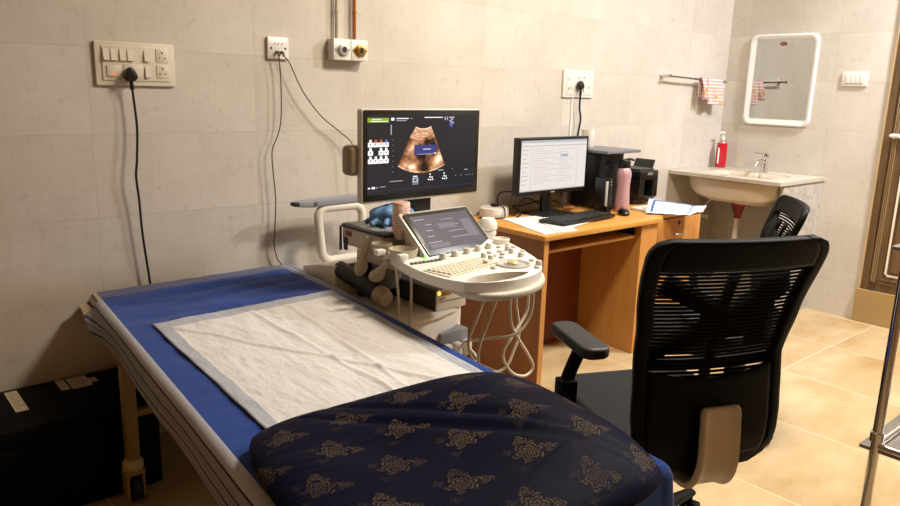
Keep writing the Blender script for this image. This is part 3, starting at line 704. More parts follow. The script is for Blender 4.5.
# right band, slanted
UR = s.math('SUBTRACT', U, s.math('MULTIPLY_ADD', V, .08, .745))
rb = s.mix(sheet_lines(UR, (.012, .040, .066), .005), gray, '20264a')
colr = s.mix(s.math('GREATER_THAN', UR, 0.0), colr, rb)
colr = s.mix(s.math('GREATER_THAN', V, 2.12), colr, s.mix(sheet_lines(V, (2.135, 2.165), .006), lite, '10152c'))
s.color(colr); s.b.inputs['Sheen Weight'].default_value = .15
s.bump(s.math('ADD', s.noise(s.mapping(tc, (3, 14, 5)), 1, 4), s.math('MULTIPLY', weave, .08)), .5, .008)
M_sheet = s.m
drop = .14
def sheet_pt(a, b):
    """a arc length across from left top edge (negative = drape), b along from head"""
    WT = .80
    fl = .12+2.4*max(0, 1-b/.30)**1.3
    def prof(a_, Wd, dr, r=.028):
        # returns offset across, dz
        if a_ < 0:
            t = -a_
            if t < r*PI/2: th = t/r; return -math.sin(th)*r, -(1-math.cos(th))*r
            return -r-fl*(t-r*PI/2), -r-(t-r*PI/2)
        if a_ > Wd:
            t = a_-Wd
            if t < r*PI/2: th = t/r; return Wd+math.sin(th)*r, -(1-math.cos(th))*r
            return Wd+r+.12*(t-r*PI/2), -r-(t-r*PI/2)
        return a_, 0
    Lb = 2.0
    oa, dz1 = prof(a, WT, drop); ob, dz2 = prof(b, Lb, drop)
    v = max(-.0, min(1.02, ob/Lb)); 
    p = L0.lerp(L1, ob/Lb); q = R0.lerp(R1, ob/Lb); e = (q-p); Wd = e.length; e.normalize()
    if oa <= WT/2: xy = p+e*(oa+.02)
    else: xy = q+e*(oa-WT-.012)
    z = BZ + dz1 + dz2*(1 if a > -1 else 1)
    if dz1 and dz2: z = BZ+min(dz1, dz2)*1.0+max(dz1, dz2)*.35
    # wrinkles
    if dz1 == 0 and dz2 == 0:
        ed = min(1, max(0, min(a, WT-a, b+.1, Lb-b)/.06))
        z += ed*(.0045*noise.noise(Vector((a*5, b*14, 1)))+.003*noise.noise(Vector((a*14, b*4, 5))))
        if b < .5: z += .0035*math.sin((b*46+a*7))*math.exp(-((b-.2)/.14)**2)*ed*(.6+.6*noise.noise(Vector((a*4, 1, 1))))
    else:
        k = min(1, -min(dz1, dz2)/.08)
        xy = xy + (e*(-1 if oa < 0 else 1) if dz1 else Vector((-.05, -1)).normalized())*k*(.004*math.sin(b*9)+.006*noise.noise(Vector((a*3, b*5, 2))))
    return Vector((xy.x, xy.y, z))
def hemlen(b):
    t = min(1, max(0, (b-.0)/.30)); t = t*t*(3-2*t)
    return .060+.045*t+.012*min(1, max(0, (b-.5)/.7))+.006*noise.noise(Vector((b*4, 0, 7)))
t_ = bmesh.new(); uvl = t_.loops.layers.uv.new('cloth')
NA, NB = 110, 190; vs = []; uvd = {}
for j in range(NB+1):
    b = 2.16*j/NB; row = []; hl = hemlen(b)
    for i in range(NA+1):
        k = i/NA
        if k < .2: a = -hl*(1-k/.2)
        elif k > .85: a = .80+.11*(k-.85)/.15
        else: a = .80*(k-.2)/.65
        v = t_.verts.new(sheet_pt(a, b)); uvd[v] = (a, b); row.append(v)
    vs.append(row)
for j in range(NB):
    for i in range(NA):
        f = t_.faces.new((vs[j][i], vs[j][i+1], vs[j+1][i+1], vs[j+1][i]))
        for l in f.loops: l[uvl].uv = uvd[l.vert]
bmesh.ops.recalc_face_normals(t_, faces=t_.faces[:])
me = bpy.data.meshes.new('bed_sheet'); t_.to_mesh(me); t_.free(); me.materials.append(M_sheet)
me.polygons.foreach_set('use_smooth', [True]*len(me.polygons))
o = bpy.data.objects.new('bed_sheet', me); C.objects.link(o)
md = o.modifiers.new('solid', 'SOLIDIFY'); md.thickness = .0025; md.offset = 1
tag(o, 'royal blue bed sheet with grey striped border spread over the bed', 'bed sheet')
# underpad
s = NT('underpad', .9, spec=.15)
uvn = s.n('ShaderNodeUVMap'); uvn.uv_map = 'cloth'; sp = s.n('ShaderNodeSeparateXYZ'); s.l(uvn.outputs[0], sp.inputs[0])
tc = s.n('ShaderNodeTexCoord').outputs['Object']
ed = s.math('MINIMUM', s.math('PINGPONG', sp.outputs[0], .5), s.math('PINGPONG', sp.outputs[1], .5))
n_ = s.noise(tc, 9, 5, .6)
inner = s.mix(n_, 'c9c8c9', 'dedddb')
s.color(s.mix(s.math('LESS_THAN', ed, .055), inner, s.mix(n_, '9ea3b0', 'b4b8c2')))
cr = s.noise(s.mapping(tc, (60, 34, 30)), 1, 6, .7); cr2 = s.noise(s.mapping(tc, (14, 5, 10)), 1, 5, .6)
s.bump(s.math('ADD', s.math('MULTIPLY', cr, .35), cr2), .8, .012)
P0, P1, P2, P3 = Vector((-.012, -.535)), Vector((.660, -.515)), Vector((.525, -1.75)), Vector((-.09, -1.78))
t_ = bmesh.new(); uvl = t_.loops.layers.uv.new('cloth'); vs = []; uvd = {}
NA, NB = 110, 160
for j in range(NB+1):
    row = []
    for i in range(NA+1):
        u, v_ = i/NA, j/NB
        p = P0.lerp(P1, u).lerp(P3.lerp(P2, u), v_)
        e = min(u, 1-u, v_, 1-v_)
        z = BZ+.0075+.0035*noise.noise(Vector((p.x*12, p.y*5, 0)))*min(1, e*12)+.002*noise.noise(Vector((p.x*40, p.y*14, 3)))
        for (x0, y0, dx, dy, a_) in ((.30, -.6, -.02, -1, .005), (.12, -.8, .45, -.9, .006), (.42, -.7, -.12, -1, .004), (.1, -.75, 1, -.05, .003), (.1, -1.12, 1, -.03, .003)):
            L_ = math.hypot(dx, dy); dd = ((p.x-x0)*dy-(p.y-y0)*dx)/L_+.01*noise.noise(Vector((p.x*6, p.y*6, x0*9)))
            z += a_*math.exp(-(dd/.007)**2)*min(1, e*12)
        vtx = t_.verts.new((p.x+.006*noise.noise(Vector((u*8, v_*8, 4))), p.y+.006*noise.noise(Vector((u*8, v_*8, 9))), z)); uvd[vtx] = (u*.67*1.45, v_); row.append(vtx)
    vs.append(row)
for r_ in vs:
    for i, v in enumerate(r_): uvd[v] = (i/NA, uvd[v][1])
for j in range(NB):
    for i in range(NA):
        f = t_.faces.new((vs[j][i], vs[j][i+1], vs[j+1][i+1], vs[j+1][i]))
        for l in f.loops: l[uvl].uv = uvd[l.vert]
bmesh.ops.recalc_face_normals(t_, faces=t_.faces[:])
me = bpy.data.meshes.new('underpad'); t_.to_mesh(me); t_.free(); me.materials.append(s.m)
me.polygons.foreach_set('use_smooth', [True]*len(me.polygons))
o = bpy.data.objects.new('underpad', me); C.objects.link(o)
md = o.modifiers.new('solid', 'SOLIDIFY'); md.thickness = .003; md.offset = 0
tag(o, 'wrinkled white absorbent pad with grey border on the blue sheet', 'bed pad')
# pillow
s = NT('floral_satin', .6, spec=.06)
uvn = s.n('ShaderNodeUVMap'); uvn.uv_map = 'cloth'; sp0 = s.n('ShaderNodeSeparateXYZ'); s.l(uvn.outputs[0], sp0.inputs[0])
sz = .135
uu = s.math('DIVIDE', sp0.outputs[0], sz*1.1); vv = s.math('DIVIDE', sp0.outputs[1], sz)
rowi = s.math('FLOOR', vv); uu = s.math('ADD', uu, s.math('MULTIPLY', rowi, .5))
fx = s.math('SUBTRACT', s.math('FRACT', uu), .5); fy = s.math('SUBTRACT', s.math('FRACT', vv), .5)
def flower(cx, cy, R_, pet, ph, inner_w):
    dx = s.math('SUBTRACT', fx, cx); dy = s.math('SUBTRACT', fy, cy)
    r_ = s.math('SQRT', s.math('ADD', s.math('MULTIPLY', dx, dx), s.math('MULTIPLY', dy, dy)))
    th = s.math('ARCTAN2', dy, dx)
    edge = s.math('MULTIPLY_ADD', s.math('COSINE', s.math('MULTIPLY_ADD', th, pet, ph)), R_*.25, R_)
    ins_ = s.math('LESS_THAN', r_, edge)
    ringp = s.math('GREATER_THAN', s.math('SINE', s.math('ADD', s.math('MULTIPLY', r_, 95), s.math('MULTIPLY', s.math('SINE', s.math('MULTIPLY', th, pet)), 2.2))), inner_w)
    return s.math('MULTIPLY', ins_, ringp)
f1 = flower(0, .02, .21, 6, .5, -.15); f2 = flower(.28, -.10, .085, 3, 1.2, -.3); f3 = flower(-.25, .22, .07, 4, 0, -.3); f4 = flower(.02, .33, .09, 3, 2.2, -.3); f5 = flower(-.24, -.27, .07, 3, .4, -.1)
mask = s.math('MAXIMUM', s.math('MAXIMUM', f1, f2), s.math('MAXIMUM', s.math('MULTIPLY', f3, .45), s.math('MAXIMUM', f4, s.math('MULTIPLY', f5, .4))))
br = s.noise(uvn.outputs[0], 260, 2); mask = s.math('MULTIPLY', mask, s.ramp(br, [(.38, 0.), (.56, 1.)]))
mask = s.math('MULTIPLY', mask, s.ramp(s.noise(uvn.outputs[0], 9, 2), [(.3, .35), (.6, .9)]))
s.color(s.mix(mask, '040520', '66553a'))
fold_ = s.noise(s.mapping(uvn.outputs[0], (5, 16, 1)), 1, 4, .55)
s.bump(fold_, .5, .012)
pcx, pcy, ang = .143, -1.80, math.radians(-9)
PH, PD, PT = .365, .325, .105
t_ = bmesh.new(); uvl = t_.loops.layers.uv.new('cloth'); NA, NB = 120, 100
def pil(u, v, side):
    # u,v in -1..1
    x = PH*math.sin(u*PI/2)/1; y = PD*math.sin(v*PI/2)
    cu, cv = abs(math.sin(u*PI/2)), abs(math.sin(v*PI/2))
    x *= 1-.10*cv**4-.02*cv**2; y *= 1-.14*cu**4-.03*cu**2
    h = max(0, (1-cu**3.2))**.52*max(0, (1-cv**2.8))**.55
    z = side*PT*.5*h*(1.25 if side > 0 else .55)
    z += .012*h*math.exp(-((x-.23)/.16)**2)*(1 if side > 0 else 0)*2.2 - (.034*h*math.exp(-((x+.17)/.20)**2) if side > 0 else 0)
    if side > 0:
        z += h*(.006*noise.noise(Vector((x*7, y*9, 1)))+.0045*math.sin(10*(x*.9+y*1.1))*math.exp(-((x-.1)/.2)**2))
        d1 = (x-.02)*.75+(y-.02)*.66; z -= .010*h*math.exp(-(d1/.012)**2)*(1 if y < .28 else 0)
        d2 = (x-.10)*.8+(y)*.6; z -= .008*h*math.exp(-(d2/.010)**2)
    X = pcx+x*math.cos(ang)-y*math.sin(ang); Y = pcy+x*math.sin(ang)+y*math.cos(ang)
    return Vector((X, Y, BZ+.038+z))
grids = []
for side in (1, -1):
    vs = []
    for i in range(NA+1):
        row = []
        for j in range(NB+1):
            u, v = -1+2*i/NA, -1+2*j/NB
            if side == -1 and (i in (0, NA) or j in (0, NB)): row.append(grids[0][i][j])
            else: row.append(t_.verts.new(pil(u, v, side)))
        vs.append(row)
    grids.append(vs)
    for i in range(NA):
        for j in range(NB):
            q = (vs[i][j], vs[i+1][j], vs[i+1][j+1], vs[i][j+1])
            f = t_.faces.new(q if side > 0 else q[::-1])
            ids = ((i, j), (i+1, j), (i+1, j+1), (i, j+1))
            ids = ids if side > 0 else ids[::-1]
            for l, (a, b) in zip(f.loops, ids): l[uvl].uv = (PH*math.sin((-1+2*a/NA)*PI/2)+2, PD*1.15*math.sin((-1+2*b/NB)*PI/2)+2)
me = bpy.data.meshes.new('pillow'); t_.to_mesh(me); t_.free(); me.materials.append(s.m)
me.polygons.foreach_set('use_smooth', [True]*len(me.polygons))
o = bpy.data.objects.new('pillow', me); C.objects.link(o)
tag(o, 'large navy satin pillow with gold flower print at foot of bed', 'pillow')

# black case
t = thing('storage_case', 'black case with paper labels on the floor beside the bed', 'case', (-.36, -.13, 0))
M_case = mat('case_black', '050505', .75, spec=.12)
MB().box((-.75, -.38, .008), (.045, -.022, .27), .008).build('case_body', M_case, t, world=True)
MB().box((-.753, -.383, .2705), (.048, -.019, .33), .008).build('case_lid', M_case, t, world=True)
for x in (-.70, 0):
    for y in (-.33, -.06): MB().cyl((x, y, 0), (x, y, .010), .015, n=12).build('foot', M_rubber, t, world=True)
M_lab = mat('paper_label', 'b5a88c', .8, var=.15, bscale=60); M_lt = mat('label_print', '6d6352', .8)
for (x0, x1, y0, y1) in ((-.360, -.322, -.237, -.045), (-.200, -.172, -.138, -.032), (-.165, -.10, -.145, -.034), (-.10, -.075, -.120, -.075)):
    l_ = MB().box((x0, y0, .3296), (x1, y1, .3306)).build('paper_label', M_lab, t, world=True, smooth=False)
    m = MB(); k = y1-.014
    while k > y0+.01:
        m.box((x0+.006, k, .3306), (x1-.006-.006*((int(k*-1000)) % 3), k+.005, .3309)); k -= .017
    if len(m.b.verts): m.build('print_lines', M_lt, l_, world=True, smooth=False)

# ------------------------------------------------------------------ ultrasound machine
us = thing('ultrasound_machine', 'cream ultrasound machine with large dark screen and keyboard console', 'ultrasound machine', (.98, -.6, 0))
def U_(mb, name, m, parent=None, **k): return mb.build(name, m, parent or us, world=True, **k)
bp_ = [(.80, -.12), (1.16, -.12), (1.19, -.2), (1.195, -.60), (1.175, -.67), (1.10, -.72), (1.0, -.752), (.90, -.77), (.82, -.77), (.78, -.74), (.77, -.66), (.77, -.2)]
U_(MB().prism(bp_[::-1], .13, .535, .02, seg=3), 'cabinet', M_cream)
U_(MB().prism([(x+(x-.98)*.05, y+(y+.43)*.05) for x, y in bp_][::-1], .09, .16, .015), 'base_skirt', M_greyp)
for x, y in ((.82, -.18), (1.14, -.18), (.82, -.66), (1.14, -.66)):
    w_ = MB().cyl((x-.014, y, .05), (x+.014, y, .05), .05, n=24)
    cw = U_(w_, 'castor', M_rubber); U_(MB().prism([(-.03, .055), (.03, .055), (.03, .10), (-.03, .10)], -.02, .02, .006, M=Matrix.Translation((x, y, 0)) @ Matrix(((0, 0, 1, 0), (1, 0, 0, 0), (0, 1, 0, 0), (0, 0, 0, 1)))), 'castor_cover', M_greyp, cw)
# shelf ledge and upper housing behind
U_(MB().prism([(1.20, -.30), (1.205, -.62), (1.18, -.685), (1.10, -.735), (1.0, -.767), (.90, -.785), (.82, -.785), (.77, -.75), (.765, -.30)][::-1], .537, .555, .006), 'printer_shelf', M_cream)
rear = MB(); rear.prism([(-.36, .556), (-.10, .556), (-.10, .64), (-.20, .665), (-.36, .69)], .77, 1.19, .01, M=Matrix(((0, 0, 1, 0), (1, 0, 0, 0), (0, 1, 0, 0), (0, 0, 0, 1))))
U_(rear, 'rear_cover', M_cream)
U_(MB().prism(rrect(.88, -.42, 1.10, -.37, .02), .70, .80, .005), 'column', M_cream2)
U_(MB().prism(rrect(.86, -.415, 1.16, -.37, .02), .556, .74, .004), 'cavity_back', M_dgrey)
# thermal printer on shelf
pr = U_(MB().box((.985, -.735, .556), (1.135, -.42, .638), .004), 'thermal_printer', mat('printer_shell', '4a463e', .5))
U_(MB().box((.985, -.736, .557), (1.135, -.742, .637), .001), 'front_panel', M_cream, pr)
U_(MB().box((.992, -.7422, .622), (1.000, -.744, .632)), 'power_light', mat('amber_led', 'ffc020', .4, emit='ffc428', es=5), pr)
m = MB().box((1.01, -.7422, .615), (1.06, -.744, .630)); U_(m, 'paper_slot', mat('slot_amber', 'b87838', .4), pr)
m = MB().box((1.0, -.7422, .590), (1.12, -.7435, .593)).box((1.0, -.7422, .600), (1.03, -.7435, .604)); U_(m, 'seam_line', mat('seam_grey', '6c675c', .5), pr)
# connector ports low on the front
cp = U_(MB().prism([(.99, .33), (1.13, .33), (1.13, .47), (.99, .47)], .70, .768, .004, M=WB), 'connector_panel', M_greyp)
for x in (1.01, 1.06, 1.11):
    U_(MB().box((x-.018, -.768, .37), (x+.018, -.80, .43), .008), 'probe_connector', M_white, cp)
# bumper roll
rl = U_(MB().cyl((.805, -.34, .668), (.822, -.60, .615), .034, n=28), 'side_bumper', mat('bumper_black', '24241f', .6))
U_(MB().lathe([(0, 0), (.037, 0), (.037, .03), (.030, .05), (0, .055)], (.8215, -.59, .617), (.017, -.26, -.053), 24), 'bumper_cap', M_cream2, rl)
# rear handle loop and bar
hn = MB(); 
loop = rrect(.832, .650, 1.06, .882, .045, 5)
hn.tube([(x+(.882-z)*.10*(1 if x < .95 else -.2), -.125, z) for x, z in loop], .0195, 12, closed=True, flat=.9, up=(0, 1, 0))
U_(hn, 'rear_handle', mat('handle_cream', 'dcd7cc', .4))
bb = U_(MB().prism([(.735, .897), (.80, .890), (1.04, .896), (1.05, .93), (.80, .925), (.738, .917)], .10, .145, .008, M=WB), 'arm_bar', mat('bar_grey', '8e9099', .4))
U_(MB().box((.715, -.102, .900), (.737, -.143, .916), .006), 'bar_end', M_slot, bb)
U_(MB().cyl((.815, -.145, .908), (.815, -.148, .908), .008, n=14), 'bar_screw', M_steel, bb)
# left tray box
tb = U_(MB().box((.735, -.735, .805), (.98, -.47, .872), .006), 'side_tray', M_cream2)
rim = MB().prism(rrect(.728, -.742, .985, -.462, .02), .872, .884, .003); U_(rim, 'tray_rim', M_dgrey, tb)
U_(MB().prism(rrect(.745, -.725, .970, -.48, .015), .884, .886, .0), 'tray_mat', M_greyp, tb)
U_(MB().box((.7345, -.472, .78), (.726, -.463, .875), .002), 'rim_leg', M_dgrey, tb)
for (y0, y1, z0, z1, mm_) in ((-.535, -.50, .842, .860, mat('sticker_red', '7a1a16', .4)), (-.51, -.485, .785, .835, mat('sticker_navy', '12173a', .4))):
    U_(MB().prism(rrect(-y0 if -y0 < -y1 else -y1, z0, max(-y0, -y1), z1, .006), 0, .003, M=Matrix(((0, 0, -1, .735), (-1, 0, 0, 0), (0, 1, 0, 0), (0, 0, 0, 1)))), 'sticker', mm_, tb)
# arm under the console
U_(MB().prism(rrect(.80, -1.02, 1.10, -.44, .05), .735, .778, .012), 'console_arm', M_cream2)
U_(MB().cyl((.96, -.45, .60), (.96, -.45, .76), .06, n=24), 'swivel_post', M_greyp)
# console deck
OUT = [(.745, -.70), (.70, -.80), (.665, -.91), (.635, -1.04), (.632, -1.15), (.655, -1.235), (.71, -1.29), (.80, -1.32), (.90, -1.315), (.985, -1.28), (1.05, -1.22), (1.105, -1.14), (1.155, -1.04), (1.205, -.92), (1.235, -.80), (1.235, -.70), (1.20, -.655), (.79, -.655)]
def smooth_poly(P, k=5):
    Q = []; N = len(P)
    for i in range(N):
        p0, p1, p2, p3 = (Vector(P[(i+d) % N]) for d in (-1, 0, 1, 2))
        for j in range(k):
            t = j/k; Q.append(tuple(.5*((2*p1)+(p2-p0)*t+(2*p0-5*p1+4*p2-p3)*t*t+(3*p1-p0-3*p2+p3)*t**3)))
    return Q
OS = smooth_poly(OUT)
def inset(P, d):
    N = len(P); R_ = []
    for i in range(N):
        a, b = Vector(P[i-1]), Vector(P[(i+1) % N]); t = (b-a).normalized(); n = Vector((-t.y, t.x)); R_.append(tuple(Vector(P[i])+n*d))
    return R_
M_deck = mat('console_white', 'e4e2dc', .35)
OLOW = [(.79, -.655), (.765, -.74), (.735, -.85), (.708, -.96), (.70, -1.06), (.69, -1.16), (.685, -1.245), (.72, -1.30), (.80, -1.325), (.90, -1.318), (.985, -1.28), (1.05, -1.22), (1.105, -1.14), (1.155, -1.04), (1.205, -.92), (1.235, -.80), (1.235, -.70), (1.20, -.655)]
U_(MB().prism(smooth_poly(OLOW), .776, .800, .008, seg=3), 'console_base', mat('console_lip', 'c4beb0', .4))
IN = inset(OS, .012)
# deck top with palm-rest notch: walk the outline, cut the crescent near the front
top = [p for p in IN]
cres_out = [(.668, -1.245), (.705, -1.272), (.76, -1.290), (.82, -1.293), (.88, -1.285), (.93, -1.265)]
cres_in = [(.93, -1.262), (.88, -1.232), (.82, -1.214), (.76, -1.208), (.71, -1.215), (.668, -1.243)]
dk = bmesh.new()
def crescent():
    o_ = smooth_poly(cres_out, 1); return cres_out+cres_in
outer = [dk.verts.new((x, y, .832)) for x, y in top]; innr = [dk.verts.new((x, y, .832)) for x, y in crescent()]
es = [dk.edges.new((outer[i], outer[(i+1) % len(outer)])) for i in range(len(outer))]+[dk.edges.new((innr[i], innr[(i+1) % len(innr)])) for i in range(len(innr))]
bmesh.ops.triangle_fill(dk, edges=es, use_beauty=True)
r = bmesh.ops.extrude_face_region(dk, geom=dk.faces[:])
for v in [g for g in r['geom'] if isinstance(g, bmesh.types.BMVert)]: v.co.z = .800
bmesh.ops.recalc_face_normals(dk, faces=dk.faces[:])
mm = MB(); mm._new(dk); deck = U_(mm, 'console_deck', M_deck, angle=30)
U_(MB().prism([(x, y) for x, y in crescent()][::-1], .8002, .8008), 'palm_recess', mat('recess_beige', '8f846c', .5), deck)
m = MB()
for x in (.72, .80, .87): m.box((x-.014, -1.262, .8009), (x+.014, -1.245, .812), .002)
U_(m, 'recess_latch', M_cream2, deck)
# touch panel
A_ = Vector((.785, -.935, .842)); ex = Vector((.315, .018, 0)).normalized(); nrm_y = Vector((-.0, .13, .108)).normalized(); nrm_y = (nrm_y-ex*nrm_y.dot(ex)).normalized(); ez = ex.cross(nrm_y)
TM = Matrix((( ex.x, nrm_y.x, ez.x, A_.x), (ex.y, nrm_y.y, ez.y, A_.y), (ex.z, nrm_y.z, ez.z, A_.z), (0, 0, 0, 1)))
TW, TH = .315, .185
U_(MB().prism(rrect(-.012, -.022, TW+.012, TH+.012, .012), -.03, -.006, .004, M=TM), 'touch_panel_case', M_silver)
tp = U_(MB().prism(rrect(0, -.004, TW, TH, .006), -.006, 0, .001, M=TM), 'touch_panel_bezel', mat('bezel_dark', '24241f', .3))
U_(MB().box((.018, .018, 0), (TW-.018, TH-.016, .0006), M=TM), 'touch_screen', emis('touch_screen_glow', '625a60', .85), tp, smooth=False)
Q = []
for k in range(5): Q.append((.03+.012*((k*3) % 4), .15-.026*k, .075+.01*((k*5) % 3), .153-.026*k, 0))
for k in range(4): Q.append((.15+.02*((k*3) % 3), .14-.028*k, .21+.01*k, .142-.028*k, 0))
Q += [(.235, .05, .285, .13, 1), (.12, .10, .20, .125, 1), (.03, .022, .12, .04, 1)]
ui_mesh('touch_ui', tp, Q, [emis('touch_text', 'a8a2a8', 1), emis('touch_block', '726a70', 1)], TM @ Matrix.Translation((0, 0, .0008)))
wd = MB(); wd.prism([(-.935, .832), (-.80, .832), (-.775, .925), (-.795, .930)], .79, 1.10, .003, M=Matrix(((0, 0, 1, 0), (1, 0, 0, 0), (0, 1, 0, 0), (0, 0, 0, 1))))
U_(wd, 'panel_support', M_cream)
# knobs under the screen
for k in range(5):
    x, y = .812+.062*k, -.975+.009*k
    U_(MB().lathe([(0, 0), (.013, 0), (.013, .012), (.010, .020), (0, .021)], (x, y, .832), n=16), 'dial', mat('dial_grey', 'c6c4be', .4), deck)
# keyboard
m = MB()
KX = Matrix.Translation((.665, -1.075, .832)) @ Matrix.Rotation(math.radians(8), 4, 'Z')
U_(MB().prism(rrect(-.012, -.10, .262, .012, .008), 0, .003, .001, M=KX), 'key_bed', mat('key_bed', 'cfc9b8', .5), deck)
for r_ in range(5):
    for k in range(14): m.box((.018*k+.002*r_, -.019*r_-.014, .003), (.018*k+.0145+.002*r_, -.019*r_+.001, .0075), .001, M=KX, seg=1)
U_(m, 'keyboard_keys', mat('key_cream', 'd9d6c0', .4), deck)
m = MB()
for k in range(8): m.box((.672+.016*k, -.985-.001*k, .832), (.682+.016*k, -.975-.001*k, .839), .001)
U_(m, 'function_keys', mat('fkey_grey', '6f6e68', .5), deck)
# slider/green light
U_(MB().box((.752, -.955, .832), (.756, -.950, .850), .001), 'status_light', mat('green_led', '60d040', .4, emit='58e040', es=1.6), deck)
# trackball
tk = U_(MB().lathe([(.060, 0), (.060, .004), (.056, .006), (.048, .003), (.046, .001), (.030, .001), (.028, .004), (.020, .004)], (.955, -1.165, .832), n=36), 'trackball_ring', mat('ring_grey', 'a8a69f', .35), deck)
U_(MB().lathe([(0, .0), (.020, 0), (.019, .008), (.012, .014), (0, .016)], (.955, -1.165, .832), n=24), 'trackball', mat('ball_beige', 'c8b98c', .25), tk)
bt = [(.943, -1.037), (1.005, -1.0), (1.05, -1.005), (1.095, -1.0), (1.14, -.985), (1.12, -1.05), (1.075, -1.04), (1.03, -1.04), (.985, -1.045), (1.06, -1.10), (1.045, -1.165), (.905, -1.085), (.875, -1.12), (.86, -1.17), (1.085, -1.085), (1.02, -1.22), (.985, -1.245), (.99, -1.075), (.94, -1.075), (1.15, -.945), (1.10, -.95)]
for k, (x, y) in enumerate(bt):
    if k % 3: mb_ = MB().lathe([(0, 0), (.0095, 0), (.0095, .006), (.007, .008), (0, .008)], (x, y, .832), n=12)
    else: mb_ = MB().lathe([(0, 0), (.011, 0), (.011, .013), (.008, .017), (0, .017)], (x, y, .832), n=14)
    U_(mb_, 'button' if k % 3 else 'rotary_knob', mat('btn_grey', 'b2b0a9', .4) if k % 3 else mat('dial_grey', '9d9c98'), deck)
# small round cup + white probe on the deck
U_(MB().lathe([(.030, 0), (.033, .018), (.030, .020), (.026, .006), (0, .005)], (1.165, -.895, .832), n=24), 'round_cup', M_cream, deck)
t = thing('handheld_probe', 'white rounded ultrasound probe lying on console right of touch panel', 'probe', (1.185, -.80, .833))
MB().lathe([(0, 0), (.026, .002), (.034, .016), (.034, .028), (.030, .032), (.037, .040), (.036, .062), (.024, .078), (0, .082)], n=28).build('probe_head', M_white, t)
# left probe holders
for (x, y, r_, h_) in ((.725, -.87, .046, .034), (.71, -.765, .034, .036)):
    hd = U_(MB().lathe([(r_*.85, 0), (r_, .01), (r_*1.08, h_), (r_*.96, h_), (r_*.86, .012), (r_*.8, .004), (0, .004)], (x, y, .826), n=28), 'probe_holder', mat('holder_beige', 'bdb4a0', .4))
for (x, y) in ((.655, -.83), (.675, -.93)):
    U_(MB().box((x-.018, y-.012, .838), (x+.018, y+.012, .858), .004), 'holder_clip', M_white)
# arms of machine: monitor
MX0, MX1, MZ0, MZ1, MY = .722, 1.297, .976, 1.316, -.62
MT = Matrix.Translation((MX0, MY, MZ0)) @ Matrix.Rotation(math.radians(1.0), 4, 'Z') @ WB
MW, MH = MX1-MX0, MZ1-MZ0
mon = U_(MB().prism(rrect(0, 0, MW, MH, .010), -.030, 0, .004, M=MT), 'monitor_case', mat('monitor_case', 'cfc9bd', .4))
bz = U_(MB().prism(rrect(.006, .008, MW-.003, MH-.004, .006), 0, .003, .001, M=MT), 'monitor_bezel', mat('bezel_black', '121311', .35), mon)
U_(MB().prism(rrect(.10, .06, MW-.10, MH-.06, .03), -.070, -.030, .012, M=MT), 'monitor_back', M_cream2, mon)
U_(MB().box((-.035, .10, -.085), (.03, .21, -.02), .020, M=MT, seg=4), 'monitor_handle', mat('handle_brown', '8a7c63', .4), mon)
SX0, SX1, SY0, SY1 = .022, MW-.028, .030, MH-.022
SWm, SHm = SX1-SX0, SY1-SY0
MSM = MT @ Matrix.Translation((SX0, SY0, .0032))
scr = U_(MB().box((0, 0, -.0004), (SWm, SHm, .0004), M=MSM), 'monitor_screen', emis('screen_dark', '22242a', .75), mon, smooth=False)
# scan sector
lev = ['1a1210', '3a2418', '5a3722', '7c5034', '9a6a48', 'b5835f', 'cf9f7a', 'e6c09c', 'f6e0c6']
lm = [emis('scan_%d' % i, c, .9) for i, c in enumerate(lev)]
cx, cy = .49*SWm, 1.13*SHm; r0_, r1_ = .088, .255
def sect(a, r): th = math.radians(a-0); return (cx+math.sin(th)*r, cy-math.cos(th)*r)
m = MB(); t2 = bmesh.new(); NA, NR = 64, 60; vs = []
for i in range(NA+1):
    a = -28+54*i/NA; row = []
    for j in range(NR+1):
        r = r0_+(r1_-r0_)*j/NR; x, y = sect(a, r); row.append(t2.verts.new((x, y, .0008)))
    vs.append(row)
def scan(a, k):
    n = noise.noise(Vector((a*.09, k*5, 2)))*.5+.5; n2 = noise.noise(Vector((a*.25, k*16, 5)))*.5+.5; n3 = noise.noise(Vector((a*.06, k*60, 3)))*.5+.5
    v = .45*n+.35*n2+.1
    if k < .26: v = .35+.5*n3+.1*n2
    if k < .02: v = .95
    d1 = ((a+3)/9)**2+((k-.55)/.20)**2; v -= .75*math.exp(-d1*1.2)
    d2 = ((a-8)/6)**2+((k-.30)/.10)**2; v -= .5*math.exp(-d2)
    d3 = ((a-19)/5)**2+((k-.45)/.2)**2; v -= .6*math.exp(-d3)
    v += .5*math.exp(-(((a-21)/6)**2+((k-.80)/.12)**2))+.45*math.exp(-(((a+14)/6)**2+((k-.88)/.08)**2))+.3*math.exp(-(((a+17)/5)**2+((k-.5)/.12)**2))
    d4 = ((a-2)/6)**2+((k-.88)/.12)**2; v -= .6*math.exp(-d4)
    if a < -22 and k > .3: v -= .05*(-22-a)*.9
    if k > .97: v += .2
    return v
for i in range(NA):
    for j in range(NR):
        a, k = -28+54*(i+.5)/NA, (j+.5)/NR
        v = scan(a, k)
        if a < -30+10*k*0+ (0 if k > .35 else (6*(1-k/.35))): continue
        f = t2.faces.new((vs[i][j], vs[i][j+1], vs[i+1][j+1], vs[i+1][j])); f.material_index = max(0, min(8, int(v*9.5)))
me_idx = [f.material_index for f in t2.faces]
t2.transform(MSM); me = bpy.data.meshes.new('t'); t2.to_mesh(me); t2.free(); m.b.from_mesh(me)
m.build('scan_image', lm, scr, world=True, smooth=False)
def px(x, y): return ((x-364)/(474-364)*SWm, (201-y)/(201-113.5)*SHm)
Q = []
def R4(x0, y0, x1, y1, mi): a = px(x0, y1); b = px(x1, y0); Q.append((a[0], a[1], b[0], b[1], mi))
